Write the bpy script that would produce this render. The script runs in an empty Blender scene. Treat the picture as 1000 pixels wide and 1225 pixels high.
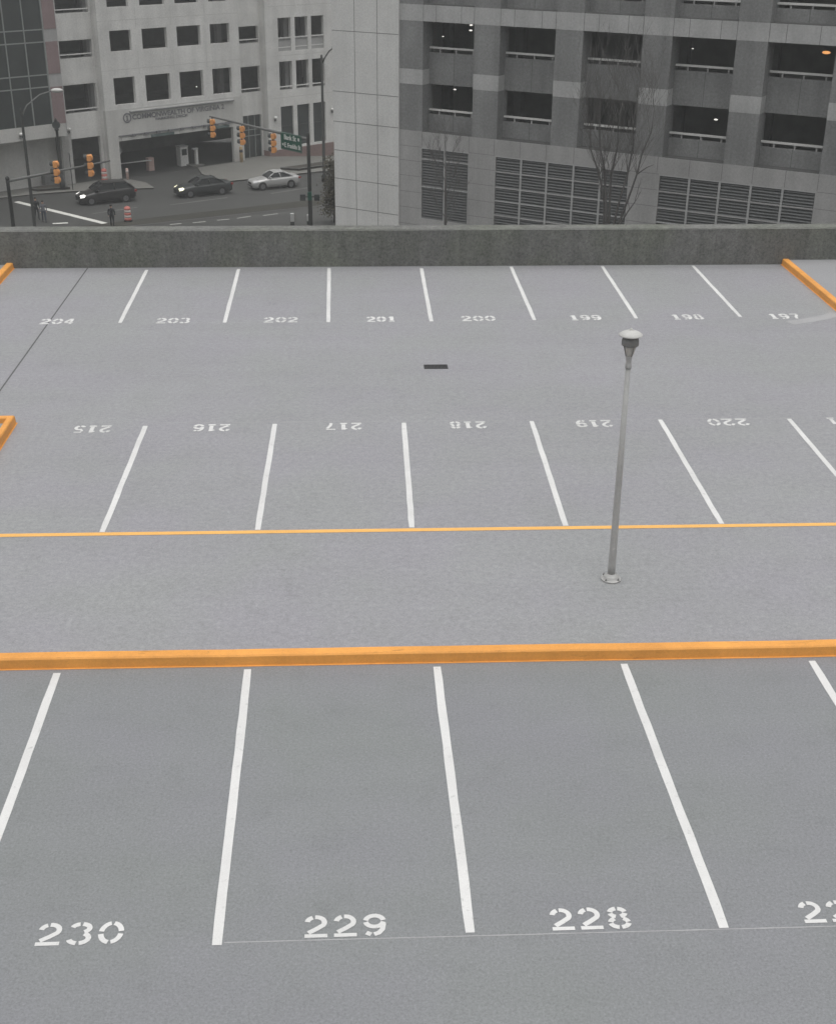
import bpy, bmesh, math, random
from mathutils import Vector, Matrix
random.seed(7)
R = math.radians
scene = bpy.context.scene
COL = scene.collection
ZG = -14.8            # street level; the parking deck is z = 0

# ------------------------------------------------------------------ materials
def new_mat(name):
    m = bpy.data.materials.new(name); m.use_nodes = True
    nt = m.node_tree; nt.nodes.clear()
    out = nt.nodes.new('ShaderNodeOutputMaterial')
    b = nt.nodes.new('ShaderNodeBsdfPrincipled')
    nt.links.new(b.outputs[0], out.inputs[0])
    return m, nt, b

def noise(nt, co, scale, detail=4, rough=.55, vscale=None):
    n = nt.nodes.new('ShaderNodeTexNoise'); n.inputs['Scale'].default_value = scale
    n.inputs['Detail'].default_value = detail; n.inputs['Roughness'].default_value = rough
    if vscale:
        mp = nt.nodes.new('ShaderNodeMapping'); mp.inputs['Scale'].default_value = vscale
        nt.links.new(co, mp.inputs[0]); co = mp.outputs[0]
    nt.links.new(co, n.inputs['Vector'])
    return n.outputs['Fac']

def ramp(nt, fac, stops):
    r = nt.nodes.new('ShaderNodeValToRGB'); e = r.color_ramp.elements
    while len(e) < len(stops): e.new(.5)
    for k, (p, c) in enumerate(stops):
        e[k].position = p; e[k].color = (c[0], c[1], c[2], 1) if hasattr(c, '__len__') else (c, c, c, 1)
    nt.links.new(fac, r.inputs[0]); return r.outputs[0]

def mul(nt, a, b, f=1.0):
    m = nt.nodes.new('ShaderNodeMix'); m.data_type = 'RGBA'; m.blend_type = 'MULTIPLY'
    m.inputs[0].default_value = f
    nt.links.new(a, m.inputs[6])
    if isinstance(b, tuple): m.inputs[7].default_value = (*b, 1)
    else: nt.links.new(b, m.inputs[7])
    return m.outputs[2]

def surf(name, col, rough=.8, grain=(40, .12), blotch=(.6, .12), streak=None, spec=.3, bump=0, metal=0, extra=None):
    """col times low-contrast blotches, fine grain and (for walls) vertical rain streaks"""
    m, nt, b = new_mat(name)
    tc = nt.nodes.new('ShaderNodeTexCoord'); co = tc.outputs['Object']
    c = nt.nodes.new('ShaderNodeRGB'); c.outputs[0].default_value = (*col, 1); c = c.outputs[0]
    if blotch:
        f = noise(nt, co, blotch[0], 5, .6)
        c = mul(nt, c, ramp(nt, f, [(.3, 1 - blotch[1]), (.7, 1 + blotch[1] * .5)]))
    if grain:
        f = noise(nt, co, grain[0], 3, .7)
        c = mul(nt, c, ramp(nt, f, [(.3, 1 - grain[1]), (.7, 1 + grain[1])]))
        if bump:
            bp = nt.nodes.new('ShaderNodeBump'); bp.inputs['Strength'].default_value = bump
            bp.inputs['Distance'].default_value = .01
            nt.links.new(f, bp.inputs['Height']); nt.links.new(bp.outputs[0], b.inputs['Normal'])
    if streak:
        f = noise(nt, co, 1, 4, .6, (streak[0], streak[0], streak[0] * .06))
        c = mul(nt, c, ramp(nt, f, [(.35, 1 - streak[1]), (.62, 1.0)]))
    if extra: c = extra(nt, co, c)
    nt.links.new(c, b.inputs['Base Color'])
    b.inputs['Roughness'].default_value = rough; b.inputs['Metallic'].default_value = metal
    b.inputs['Specular IOR Level'].default_value = spec
    return m

def glow(name, col, s):
    m, nt, b = new_mat(name)
    b.inputs['Base Color'].default_value = (*col, 1)
    b.inputs['Emission Color'].default_value = (*col, 1); b.inputs['Emission Strength'].default_value = s
    return m

def deck_extra(nt, co, c, k=1.0):
    # faint violet and green patches, broom-wide lanes, a few small drips, and a coarse sandy grain
    f = noise(nt, co, .42, 3, .5)
    c = mul(nt, c, ramp(nt, f, [(.35, (.985, 1.0, .985)), (.65, (1.0, .985, 1.025))]))
    f = noise(nt, co, 1, 3, .5, (.12, 1.6, 1))
    c = mul(nt, c, ramp(nt, f, [(.3, .975), (.7, 1.02)]))
    f = noise(nt, co, 1.7, 6, .75)
    c = mul(nt, c, ramp(nt, f, [(.26, .88), (.44, .995), (.72, 1.03)]))
    f = noise(nt, co, 3.1, 3, .5)
    c = mul(nt, c, ramp(nt, f, [(.20, .78), (.26, 1.0)]))
    f = noise(nt, co, 9*k, 8, .95)
    c = mul(nt, c, ramp(nt, f, [(.32, .76), (.68, 1.24)]))
    f = noise(nt, co, 13*k, 2, .9)
    c = mul(nt, c, ramp(nt, f, [(.3, .90), (.7, 1.09)]))
    f = noise(nt, co, 170, 2, .6)
    c = mul(nt, c, ramp(nt, f, [(.3, .84), (.7, 1.16)]))
    return c

def kerb_extra(nt, co, c):
    # tyre scuffs, chips down to the concrete, unevenly faded paint
    f = noise(nt, co, .7, 4, .65)
    c = mul(nt, c, ramp(nt, f, [(.3, (.86, .84, .84)), (.6, (1, 1, 1))]))
    f = noise(nt, co, 6, 5, .8, (1, 1, 2.5))
    c = mul(nt, c, ramp(nt, f, [(.27, (.45, .5, .6)), (.36, (1, 1, 1))]))
    f = noise(nt, co, 1, 5, .7, (1.5, 9, 9))
    return mul(nt, c, ramp(nt, f, [(.27, (.62, .64, .7)), (.38, (1, 1, 1))]))

def white_extra(nt, co, c):
    f = noise(nt, co, 9, 5, .75)
    c = mul(nt, c, ramp(nt, f, [(.28, .68), (.42, 1.0)]))
    f = noise(nt, co, .55, 3, .6)
    return mul(nt, c, ramp(nt, f, [(.3, .88), (.6, 1.0)]))

def spot_extra(nt, co, c):
    f = noise(nt, co, 13, 4, .75)
    c = mul(nt, c, ramp(nt, f, [(.34, .66), (.5, .97), (.66, 1.15), (.76, 1.8)]))
    f = noise(nt, co, 4.2, 4, .7)
    c = mul(nt, c, ramp(nt, f, [(.32, .88), (.5, 1.0), (.68, 1.14)]))
    f = noise(nt, co, 1, 3, .6, (5, 5, .5))
    c = mul(nt, c, ramp(nt, f, [(.32, .9), (.46, 1.0), (.68, 1.0), (.76, 1.15)]))
    f = noise(nt, co, .5, 4, .6)
    return mul(nt, c, ramp(nt, f, [(.35, (.96, 1.0, .9)), (.6, (1, 1, 1))]))

M = {}
def mk(name, *a, **k): M[name] = surf(name, *a, **k)
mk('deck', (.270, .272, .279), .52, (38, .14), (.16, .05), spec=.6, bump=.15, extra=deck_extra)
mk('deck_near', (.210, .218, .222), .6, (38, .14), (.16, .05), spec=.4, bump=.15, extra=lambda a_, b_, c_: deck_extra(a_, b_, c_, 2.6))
mk('island', (.27, .272, .28), .6, (38, .12), (.3, .08), spec=.5)
mk('white_paint', (.66, .66, .65), .6, (60, .06), (2, .05), extra=white_extra)
mk('worn_paint', (.66, .66, .65), .65, (30, .12), (2, .1), extra=white_extra)
mk('faint_paint', (.37, .37, .375), .7, (30, .1), (3, .2))
mk('smear', (.335, .335, .34), .7, (30, .06), (1.5, .1))
mk('orange_paint', (.80, .365, .085), .5, (30, .06), (1.6, .12), extra=kerb_extra)
mk('orange_line', (.82, .45, .13), .55, (40, .08), (1.2, .12))
mk('joint', (.10, .10, .10), .8, None, None)
mk('iron', (.05, .05, .052), .6, (30, .2), None)
mk('parapet', (.178, .18, .172), .9, (55, .22), (.8, .12), (2.2, .16), bump=.5, extra=spot_extra)
mk('parapet_cap', (.155, .156, .148), .9, (50, .2), (1.2, .2), extra=spot_extra)
mk('post_grey', (.40, .40, .39), .5, (20, .06), (4, .1), spec=.4)
mk('post_light', (.50, .50, .48), .55, (20, .05), (6, .1))
mk('post_dark', (.20, .20, .195), .5, (20, .06), None)
mk('lens', (.46, .45, .42), .25, None, (30, .12), spec=.5)
mk('white_wall', (.69, .69, .67), .9, (9, .10), (.35, .10), (.9, .08))
mk('dark_wall', (.255, .258, .255), .9, (8, .16), (.5, .18), (1.2, .18))
mk('cap_wall', (.47, .472, .465), .9, (8, .12), (.6, .14), (1.2, .12))
mk('base_wall', (.41, .407, .40), .9, (8, .10), (.4, .14), (1.0, .14))
mk('shade_ledge', (.085, .087, .085), .8, (8, .2), (.8, .2))  # shade put into the colour, keeps the recess ledges as dark as the wall
mk('wall_joint', (.19, .19, .185), .9, None, None)
mk('dark_joint', (.10, .10, .10), .9, None, None)
mk('rail_white', (.68, .68, .655), .5, (6, .05), None)
mk('louver', (.16, .165, .165), .6, (10, .15), None)
mk('louver_frame', (.40, .405, .40), .6, (10, .1), None)
mk('vent_void', (.03, .03, .03), .9, None, None)
mk('void', (.30, .305, .30), .9, None, (1, .2))
mk('slab', (.16, .162, .16), .9, (5, .1), (1, .2))
mk('pale_wall', (.70, .695, .67), .9, (7, .12), (.5, .14), (.8, .14))
mk('pale_wall_low', (.56, .555, .53), .9, (7, .09), (.3, .10), (.7, .12))
mk('pale_joint', (.50, .495, .47), .9, None, None)
mk('glass', (.04, .047, .046), .15, None, (.5, .3), spec=.5)
mk('mullion', (.24, .255, .245), .5, None, None)
mk('pink', (.27, .20, .20), .9, (8, .1), (.5, .15), (1, .1))
mk('brick', (.27, .185, .17), .9, (9, .15), (.6, .15))
mk('teal', (.12, .16, .155), .5, None, (1, .2))
mk('letter', (.17, .17, .18), .6, None, None)
mk('asphalt', (.058, .059, .056), .72, (6, .12), (.12, .2), spec=.35)
mk('ground', (.10, .10, .096), .9, (4, .1), (.08, .2))
mk('median', (.046, .045, .037), .9, (5, .18), (.4, .25))
mk('walk', (.165, .163, .15), .85, (6, .08), (.3, .14))
mk('kerb', (.22, .217, .20), .85, (8, .08), (.5, .1))
mk('mulch', (.055, .05, .042), .95, (12, .4), (1, .3))
mk('road_white', (.62, .62, .58), .7, (8, .1), (1, .12))
mk('road_dash', (.33, .33, .31), .8, (5, .25), (1, .25))
mk('road_worn', (.20, .20, .19), .8, (5, .25), (1, .25))
mk('bark', (.10, .096, .092), .95, (20, .25), None)
mk('twig', (.13, .125, .12), .95, (20, .2), None)
mk('leaf', (.075, .068, .045), .8, (8, .3), (1.5, .4))
mk('signal_yellow', (.80, .36, .12), .5, (12, .06), (2, .08))
mk('signal_dark', (.045, .05, .05), .6, None, None)
mk('mast', (.05, .052, .05), .8, (6, .1), None, spec=.15)
mk('mast_light', (.13, .133, .128), .5, (6, .1), None)
mk('sign_green', (.012, .085, .055), .5, None, (2, .1))
mk('tyre', (.018, .018, .018), .9, None, None)
mk('rim', (.16, .16, .165), .4, None, None, metal=.5)
mk('car_black', (.022, .021, .021), .3, None, None, spec=.4)
mk('car_grey', (.03, .034, .034), .32, None, None, spec=.4)
mk('car_silver', (.44, .44, .43), .32, None, (3, .04), spec=.5, metal=.3)
mk('car_glass', (.018, .02, .021), .1, None, None, spec=.5)
mk('car_trim', (.03, .03, .03), .6, None, None)
mk('lamp_clear', (.6, .6, .6), .2, None, None)
mk('red_lens', (.28, .03, .025), .3, None, None)
mk('barrel_orange', (.55, .18, .15), .6, (10, .06), None)
mk('barrel_white', (.52, .46, .44), .6, (10, .06), None)
mk('bollard_pink', (.55, .40, .36), .7, None, None)
mk('bollard_sand', (.46, .34, .20), .7, (6, .1), None)
mk('cloth_dark', (.022, .023, .026), .9, (15, .2), None)
mk('cloth_grey', (.14, .145, .16), .9, (15, .2), None)
mk('cloth_blue', (.045, .052, .07), .9, (15, .2), None)
mk('skin', (.42, .27, .20), .6, None, None)
mk('hair', (.025, .02, .018), .8, None, None)
M['lamp_on'] = glow('lamp_on', (1, .97, .9), 1.1)
M['lamp_sodium'] = glow('lamp_sodium', (1, .45, .15), .9)
M['headlight_on'] = glow('headlight_on', (1, .98, .92), 1.3)
M['headlight_warm'] = glow('headlight_warm', (1, .97, .68), 1.2)

# ------------------------------------------------------------------ mesh builder
class MB:
    def __init__(self): self.v = []; self.f = []; self.mi = []; self.mats = []; self.sm = []
    def _m(self, mat):
        if mat not in self.mats: self.mats.append(mat)
        return self.mats.index(mat)
    def add(self, verts, faces, mat, smooth=False):
        o = len(self.v); k = self._m(mat)
        self.v += [tuple(p) for p in verts]
        for f in faces: self.f.append([o + i for i in f]); self.mi.append(k); self.sm.append(smooth)
        return self
    def box(self, x0, x1, y0, y1, z0, z1, mat):
        v = [(x0,y0,z0),(x1,y0,z0),(x1,y1,z0),(x0,y1,z0),(x0,y0,z1),(x1,y0,z1),(x1,y1,z1),(x0,y1,z1)]
        return self.add(v, [(0,3,2,1),(4,5,6,7),(0,1,5,4),(1,2,6,5),(2,3,7,6),(3,0,4,7)], mat)
    def prism(self, poly, z0, z1, mat, side=None):
        n = len(poly)
        a = sum(poly[i][0]*poly[(i+1)%n][1]-poly[(i+1)%n][0]*poly[i][1] for i in range(n))
        if a < 0: poly = poly[::-1]
        v = [(p[0],p[1],z0) for p in poly] + [(p[0],p[1],z1) for p in poly]
        self.add(v, [tuple(range(n, 2*n))], mat)
        self.add(v, [tuple(range(n-1,-1,-1))] + [(i,(i+1)%n,n+(i+1)%n,n+i) for i in range(n)], side or mat)
        return self
    def sheet(self, poly, z, mat):
        n = len(poly)
        a = sum(poly[i][0]*poly[(i+1)%n][1]-poly[(i+1)%n][0]*poly[i][1] for i in range(n))
        if a < 0: poly = poly[::-1]
        return self.add([(p[0],p[1],z) for p in poly], [tuple(range(n))], mat)
    def tube(self, pts, rad, mat, n=8, smooth=True, caps=True):
        pts = [Vector(p) for p in pts]
        if not hasattr(rad, '__len__'): rad = [rad]*len(pts)
        vs = []; up = None
        for i, p in enumerate(pts):
            t = (pts[min(i+1,len(pts)-1)] - pts[max(i-1,0)]).normalized()
            if up is None:
                up = Vector((0,0,1)) if abs(t.z) < .9 else Vector((1,0,0))
            u = (up - t*up.dot(t)).normalized(); w = t.cross(u); up = u
            for k in range(n):
                a = 2*math.pi*k/n
                vs.append(p + (u*math.cos(a) + w*math.sin(a))*rad[i])
        fs = []
        for i in range(len(pts)-1):
            for k in range(n):
                k2 = (k+1) % n
                fs.append((i*n+k, i*n+k2, (i+1)*n+k2, (i+1)*n+k))
        self.add(vs, fs, mat, smooth)
        if caps:
            m = (len(pts)-1)*n
            self.add(vs, [tuple(range(n-1,-1,-1)), tuple(range(m, m+n))], mat)
        return self
    def lathe(self, prof, c, mat, n=24, smooth=True):
        vs = [];
        for r, z in prof:
            for k in range(n):
                a = 2*math.pi*k/n; vs.append((c[0]+r*math.cos(a), c[1]+r*math.sin(a), c[2]+z))
        fs = []
        for i in range(len(prof)-1):
            for k in range(n):
                k2 = (k+1)%n; fs.append((i*n+k, i*n+k2, (i+1)*n+k2, (i+1)*n+k))
        fs += [tuple(range(n-1,-1,-1)), tuple(range((len(prof)-1)*n, len(prof)*n))]
        return self.add(vs, fs, mat, smooth)
    def ball(self, c, r, mat, n=12, sq=(1,1,1)):
        prof = [(max(1e-4, math.cos(-math.pi/2+math.pi*i/(n//2+2))), math.sin(-math.pi/2+math.pi*i/(n//2+2))) for i in range(n//2+3)]
        vs = []
        for pr, pz in prof:
            for k in range(n):
                a = 2*math.pi*k/n; vs.append((c[0]+r*sq[0]*pr*math.cos(a), c[1]+r*sq[1]*pr*math.sin(a), c[2]+r*sq[2]*pz))
        fs = []
        for i in range(len(prof)-1):
            for k in range(n):
                k2 = (k+1)%n; fs.append((i*n+k, i*n+k2, (i+1)*n+k2, (i+1)*n+k))
        return self.add(vs, fs, mat, True)
    def wall(self, x0, x1, z0, z1, y0, y1, holes, mat, jamb=None):
        """wall in the x-z plane, front at y0, back at y1, with rectangular openings (xa, xb, za, zb)"""
        xs = sorted({x0, x1, *[h[0] for h in holes], *[h[1] for h in holes]}); xs = [x for x in xs if x0 <= x <= x1]
        zs = sorted({z0, z1, *[h[2] for h in holes], *[h[3] for h in holes]}); zs = [z for z in zs if z0 <= z <= z1]
        nx, nz = len(xs)-1, len(zs)-1
        def hole(i, k):
            if i < 0 or k < 0 or i >= nx or k >= nz: return True
            cx, cz = (xs[i]+xs[i+1])/2, (zs[k]+zs[k+1])/2
            return any(h[0] < cx < h[1] and h[2] < cz < h[3] for h in holes)
        for i in range(nx):
            for k in range(nz):
                if hole(i, k): continue
                a, b, c, d = xs[i], xs[i+1], zs[k], zs[k+1]
                self.add([(a,y0,c),(b,y0,c),(b,y0,d),(a,y0,d)], [(0,1,2,3)], mat)
                self.add([(a,y1,c),(b,y1,c),(b,y1,d),(a,y1,d)], [(3,2,1,0)], jamb or mat)
                if hole(i-1, k): self.add([(a,y0,c),(a,y0,d),(a,y1,d),(a,y1,c)], [(0,1,2,3)], mat)
                if hole(i+1, k): self.add([(b,y0,c),(b,y1,c),(b,y1,d),(b,y0,d)], [(0,1,2,3)], mat)
                if hole(i, k-1): self.add([(a,y0,c),(a,y1,c),(b,y1,c),(b,y0,c)], [(0,1,2,3)], mat)
                if hole(i, k+1): self.add([(a,y0,d),(b,y0,d),(b,y1,d),(a,y1,d)], [(0,1,2,3)], mat)
        return self
    def ribbon(self, pts, w, z, mat):
        pts = [Vector((p[0], p[1])) for p in pts]; vs = []
        for i, p in enumerate(pts):
            t = (pts[min(i+1,len(pts)-1)] - pts[max(i-1,0)]).normalized(); nn = Vector((-t.y, t.x))*w/2
            vs += [(p.x+nn.x, p.y+nn.y, z), (p.x-nn.x, p.y-nn.y, z)]
        return self.add(vs, [(2*i, 2*i+1, 2*i+3, 2*i+2) for i in range(len(pts)-1)], mat)
    def build(self, name, parent=None, loc=None, label=None):
        me = bpy.data.meshes.new(name); me.from_pydata(self.v, [], self.f)
        for m in self.mats: me.materials.append(M[m])
        me.polygons.foreach_set('material_index', self.mi)
        me.polygons.foreach_set('use_smooth', self.sm)
        me.update()
        bm = bmesh.new(); bm.from_mesh(me); bmesh.ops.remove_doubles(bm, verts=bm.verts, dist=1e-5)
        bm.to_mesh(me); bm.free()
        o = bpy.data.objects.new(name, me); COL.objects.link(o)
        if parent: o.parent = parent
        if loc: o.location = loc
        if label: o['label'] = label
        return o

def bevel(o, w, seg=2):
    me = o.data; bm = bmesh.new(); bm.from_mesh(me)
    bmesh.ops.recalc_face_normals(bm, faces=bm.faces)
    es = [e for e in bm.edges if len(e.link_faces) == 2 and e.calc_face_angle(0) > .5]
    bmesh.ops.bevel(bm, geom=es, offset=w, segments=seg, affect='EDGES', profile=.5)
    bm.to_mesh(me); bm.free(); return o

def tag(o, label=None, cat=None, group=None, kind=None):
    if label: o['label'] = label
    if cat: o['category'] = cat
    if group: o['group'] = group
    if kind: o['kind'] = kind
    return o
def empty(name, loc, rz, label, cat, group=None):
    o = bpy.data.objects.new(name, None); COL.objects.link(o); o.empty_display_size = .3
    o.location = loc; o.rotation_euler = (0, 0, rz); return tag(o, label, cat, group)
def copy_tree(o, parent=None):
    c = o.copy(); COL.objects.link(c); c.parent = parent
    for ch in list(o.children): copy_tree(ch, c)
    return c
def text_part(name, txt, size, mat, parent, loc, rot, width=None, bold=0.0, label=None, depth=.02):
    cu = bpy.data.curves.new(name, 'FONT'); cu.body = txt; cu.size = size; cu.align_x = 'CENTER'; cu.align_y = 'CENTER'
    cu.extrude = depth/2; cu.offset = bold
    tmp = bpy.data.objects.new(name, cu); COL.objects.link(tmp)
    bpy.context.view_layer.update()
    me = bpy.data.meshes.new_from_object(tmp.evaluated_get(bpy.context.evaluated_depsgraph_get()))
    bpy.data.objects.remove(tmp)
    xs = [v.co.x for v in me.vertices]; w0 = max(xs) - min(xs)
    if width:
        for v in me.vertices: v.co.x *= width / w0
    me.materials.clear(); me.materials.append(M[mat]); me.name = name
    o = bpy.data.objects.new(name, me); COL.objects.link(o); o.parent = parent; o.location = loc; o.rotation_euler = rot
    if label: o['label'] = label
    return o

# ------------------------------------------------------------------ camera and light
cam_d = bpy.data.cameras.new('camera'); cam = bpy.data.objects.new('camera', cam_d); COL.objects.link(cam)
yaw, pitch, roll = R(2.9958), R(25.524), R(.4798)
fw = Vector((math.sin(yaw)*math.cos(pitch), math.cos(yaw)*math.cos(pitch), -math.sin(pitch)))
rt = Vector((math.cos(yaw), -math.sin(yaw), 0)); up = rt.cross(fw)
r2 = rt*math.cos(roll) + up*math.sin(roll); u2 = -rt*math.sin(roll) + up*math.cos(roll)
mw = Matrix((( r2.x, u2.x, -fw.x, 0), (r2.y, u2.y, -fw.y, 0), (r2.z, u2.z, -fw.z, 9.5182), (0,0,0,1)))
cam.matrix_world = mw
cam_d.sensor_fit = 'VERTICAL'; cam_d.sensor_height = 36; cam_d.sensor_width = 36
cam_d.lens = 1537.58/1225*36; cam_d.clip_end = 5000; cam_d.clip_start = .1
scene.camera = cam

SUN_EL, SUN_AZ = R(84), R(178)     # a high sun behind thick cloud: soft light from nearly overhead
w = bpy.data.worlds.new('World'); scene.world = w; w.use_nodes = True
nt = w.node_tree; nt.nodes.clear()
wo = nt.nodes.new('ShaderNodeOutputWorld'); bg = nt.nodes.new('ShaderNodeBackground')
sky = nt.nodes.new('ShaderNodeTexSky'); sky.sky_type = 'NISHITA'; sky.sun_disc = False
sky.sun_elevation = SUN_EL; sky.sun_rotation = SUN_AZ; sky.air_density = 1.0; sky.dust_density = 6.0; sky.ozone_density = 1.0
hs = nt.nodes.new('ShaderNodeHueSaturation'); hs.inputs['Saturation'].default_value = .12
nt.links.new(sky.outputs[0], hs.inputs['Color']); nt.links.new(hs.outputs[0], bg.inputs[0]); nt.links.new(bg.outputs[0], wo.inputs[0])
bg.inputs[1].default_value = .13
sd = bpy.data.lights.new('sun', 'SUN'); sun = bpy.data.objects.new('sun', sd); COL.objects.link(sun)
sd.energy = 1.15; sd.angle = R(90); sd.color = (1, .985, .96)
dirv = Vector((math.sin(SUN_AZ)*math.cos(SUN_EL), math.cos(SUN_AZ)*math.cos(SUN_EL), math.sin(SUN_EL)))
sun.rotation_euler = dirv.to_track_quat('Z', 'Y').to_euler(); sun.location = (0, -20, 60)
scene.view_settings.view_transform = 'Standard'; scene.view_settings.look = 'None'
scene.view_settings.exposure = 0.0; scene.view_settings.gamma = 1

# thin volume added to lift the distant darks: one even box round everything
hm_ = bpy.data.materials.new('added_haze'); hm_.use_nodes = True; hn = hm_.node_tree; hn.nodes.clear()
ho = hn.nodes.new('ShaderNodeOutputMaterial'); hv = hn.nodes.new('ShaderNodeVolumePrincipled')
hv.inputs['Color'].default_value = (.93, .95, .94, 1); hv.inputs['Density'].default_value = .00095; hv.inputs['Anisotropy'].default_value = .0
hn.links.new(hv.outputs[0], ho.inputs['Volume'])
me = bpy.data.meshes.new('added_haze'); bm = bmesh.new(); bmesh.ops.create_cube(bm, size=1); bm.to_mesh(me); bm.free()
hz_ = bpy.data.objects.new('added_haze', me); COL.objects.link(hz_); me.materials.append(hm_)
hz_.scale = (3600, 3600, 45); hz_.location = (0, 100, ZG-4.5+22.5); hz_['kind'] = 'stuff'

# ------------------------------------------------------------------ parking deck
WY = 36.24                                       # inner face of the parapet
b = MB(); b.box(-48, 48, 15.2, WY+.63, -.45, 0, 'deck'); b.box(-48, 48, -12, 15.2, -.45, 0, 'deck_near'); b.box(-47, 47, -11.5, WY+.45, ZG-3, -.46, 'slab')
deck = b.build('parking_deck'); tag(deck, kind='structure')

PAINT = .004
def stripe(xa, ya, xb, yb, wdt, label):
    d = Vector((xb-xa, yb-ya)); L = d.length; d.normalize(); n_ = Vector((-d.y, d.x))
    pts = []; k = max(6, int(L/.35))
    left, right = [], []
    for i in range(k+1):
        t = i/k; p = Vector((xa, ya)) + d*L*t
        hw = wdt/2 * (1 + random.uniform(-.05, .05)); off = random.uniform(-.004, .004)
        if i in (0, k): hw *= .90
        left.append(p + n_*(hw+off)); right.append(p - n_*(hw-off))
    m = MB(); vs = [(*l, PAINT) for l in left] + [(*r_, PAINT) for r_ in right]; K = k+1
    m.add(vs, [(i, K+i, K+i+1, i+1) for i in range(k)], 'white_paint')
    return m.build('parking_stripe', deck, label=label)

W_ = 2.59
row1f = [(-5.82,35.98),(-3.25,36.02),(-.70,36.06),(1.92,36.0),(4.5,36.12),(7.13,36.12),(9.77,36.14)]
row1n = [(-5.78,30.97),(-3.21,30.93),(-.65,30.9),(1.91,30.9),(4.5,30.95),(7.09,31.03),(9.76,31.1)]
n1 = ['204','203','202','201','200','199','198','197']
for i, (a, c) in enumerate(zip(row1f, row1n)):
    stripe(*a, *c, .10, f'white stripe by the far wall between stalls {n1[i]} and {n1[i+1]}')
row2f = [(-4.18,24.05),(-1.62,24.08),(.96,24.07),(3.54,24.08),(6.16,24.09),(8.8,24.06)]
row2n = [(-4.22,19.3),(-1.66,19.3),(.91,19.3),(3.50,19.28),(6.15,19.27),(8.82,19.25)]
n2 = ['215','216','217','218','219','220','221']
for i, (a, c) in enumerate(zip(row2f, row2n)):
    stripe(*a, *c, .10, f'white stripe of the middle row between stalls {n2[i]} and {n2[i+1]}')
row3f = [(-4.09,15.0),(-1.52,15.0),(1.06,14.97),(3.64,14.95),(6.27,14.93)]
row3n = [(-4.06,9.9),(-1.47,9.87),(1.09,9.94),(3.70,9.9),(6.30,9.9)]
n3 = ['231','230','229','228','227','226']
for i, (a, c) in enumerate(zip(row3f, row3n)):
    lab = ('white stripe of the near row left of stall 230' if i == 0 else 'white stripe of the near row right of stall 227' if i == 4
           else f'white stripe of the near row between stalls {n3[i]} and {n3[i+1]}')
    stripe(*a, *c, .108, lab)

def arc(cx, cy, rx, ry, a0, a1, n=9):
    return [(cx+rx*math.cos(R(a0+(a1-a0)*i/n)), cy+ry*math.sin(R(a0+(a1-a0)*i/n))) for i in range(n+1)]
# stencilled figures in a 0.8 x 1 cell, made of separate strokes with the stencil's bridges between them
def glyph(ch):
    T = .19
    if ch == '0': return [(arc(.4,.5,.32,.42,a,b_),T) for a,b_ in ((8,82),(98,172),(188,262),(278,352))]
    if ch == '1': return [([(.42,.21),(.42,.98)],.23), ([(.14,.085),(.68,.085)],.17), ([(.30,.88),(.14,.80)],.13)]
    if ch == '2': return [(arc(.38,.68,.29,.245,172,112),T), (arc(.38,.68,.29,.245,96,-30)+[(.42,.40),(.14,.22)],T), ([(.02,.085),(.78,.085)],.17)]
    if ch == '3': return [(arc(.38,.73,.28,.19,165,100),T), (arc(.38,.73,.28,.19,82,-62),T), (arc(.38,.29,.31,.22,62,-82),T), (arc(.38,.29,.31,.22,260,195),T)]
    if ch == '4': return [([(.50,.95),(.10,.36)],T), ([(.04,.27),(.76,.27)],.14), ([(.57,.36),(.57,.98)],.16), ([(.57,.0),(.57,.18)],.16)]
    if ch == '5': return [([(.14,.92),(.70,.92)],.14), ([(.17,.82),(.15,.60)],.14), (arc(.36,.32,.32,.25,125,-72),T), (arc(.36,.32,.32,.25,268,205),T)]
    if ch == '6': return [(arc(.40,.33,.30,.25,8,172),T), (arc(.40,.33,.30,.25,188,352),T), ([(.10,.44),(.14,.70),(.26,.86),(.42,.92)],T), ([(.52,.93),(.68,.84)],T)]
    if ch == '7': return [([(.06,.92),(.76,.92)],.15), ([(.70,.80),(.46,.42),(.38,.02)],.18)]
    if ch == '8': return ([(arc(.4,.735,.26,.185,a,b_,5),T) for a,b_ in ((10,82),(98,170),(190,252),(288,350))] +
                          [(arc(.4,.275,.31,.205,a,b_,5),T) for a,b_ in ((8,62),(118,172),(188,262),(278,352))])
    if ch == '9': return [([(.8-x, 1-y) for x, y in p], t) for p, t in glyph('6')]
def stall_number(txt, x0, x1, y0, h, flip, label, mat='white_paint'):
    b_ = MB(); n_ = len(txt); pitch = (x1-x0)/(n_ - .18); cw = pitch*.82; z = PAINT
    cx, cy = (x0+x1)/2, y0+h/2
    for k, ch in enumerate(txt):
        for pts, t in glyph(ch):
            P_ = []
            for px, py in pts:
                X = x0 + k*pitch + px/.8*cw; Y = y0 + py*h
                if flip: X, Y = 2*cx-X, 2*cy-Y
                P_.append((X, Y))
            b_.ribbon(P_, t*h*.92, z, mat); z += .0002
    return b_.build('stall_number', deck, label=label)
for t, x0, x1 in (('230',-3.30,-2.43),('229',-.60,.24),('228',1.93,2.76),('227',4.55,5.38)):
    stall_number(t, x0, x1, 9.93, .315, False, f'stencilled white number {t} in the nearest row')
for t, x0, x1 in (('215',-5.56,-4.84),('216',-3.22,-2.5),('217',-.6,.11),('218',1.88,2.6),('219',4.42,5.14),('220',7.10,7.92),('221',9.55,10.3)):
    stall_number(t, x0, x1, 23.72, .375, True, f'upside down white number {t} in the middle row', 'worn_paint')
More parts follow.
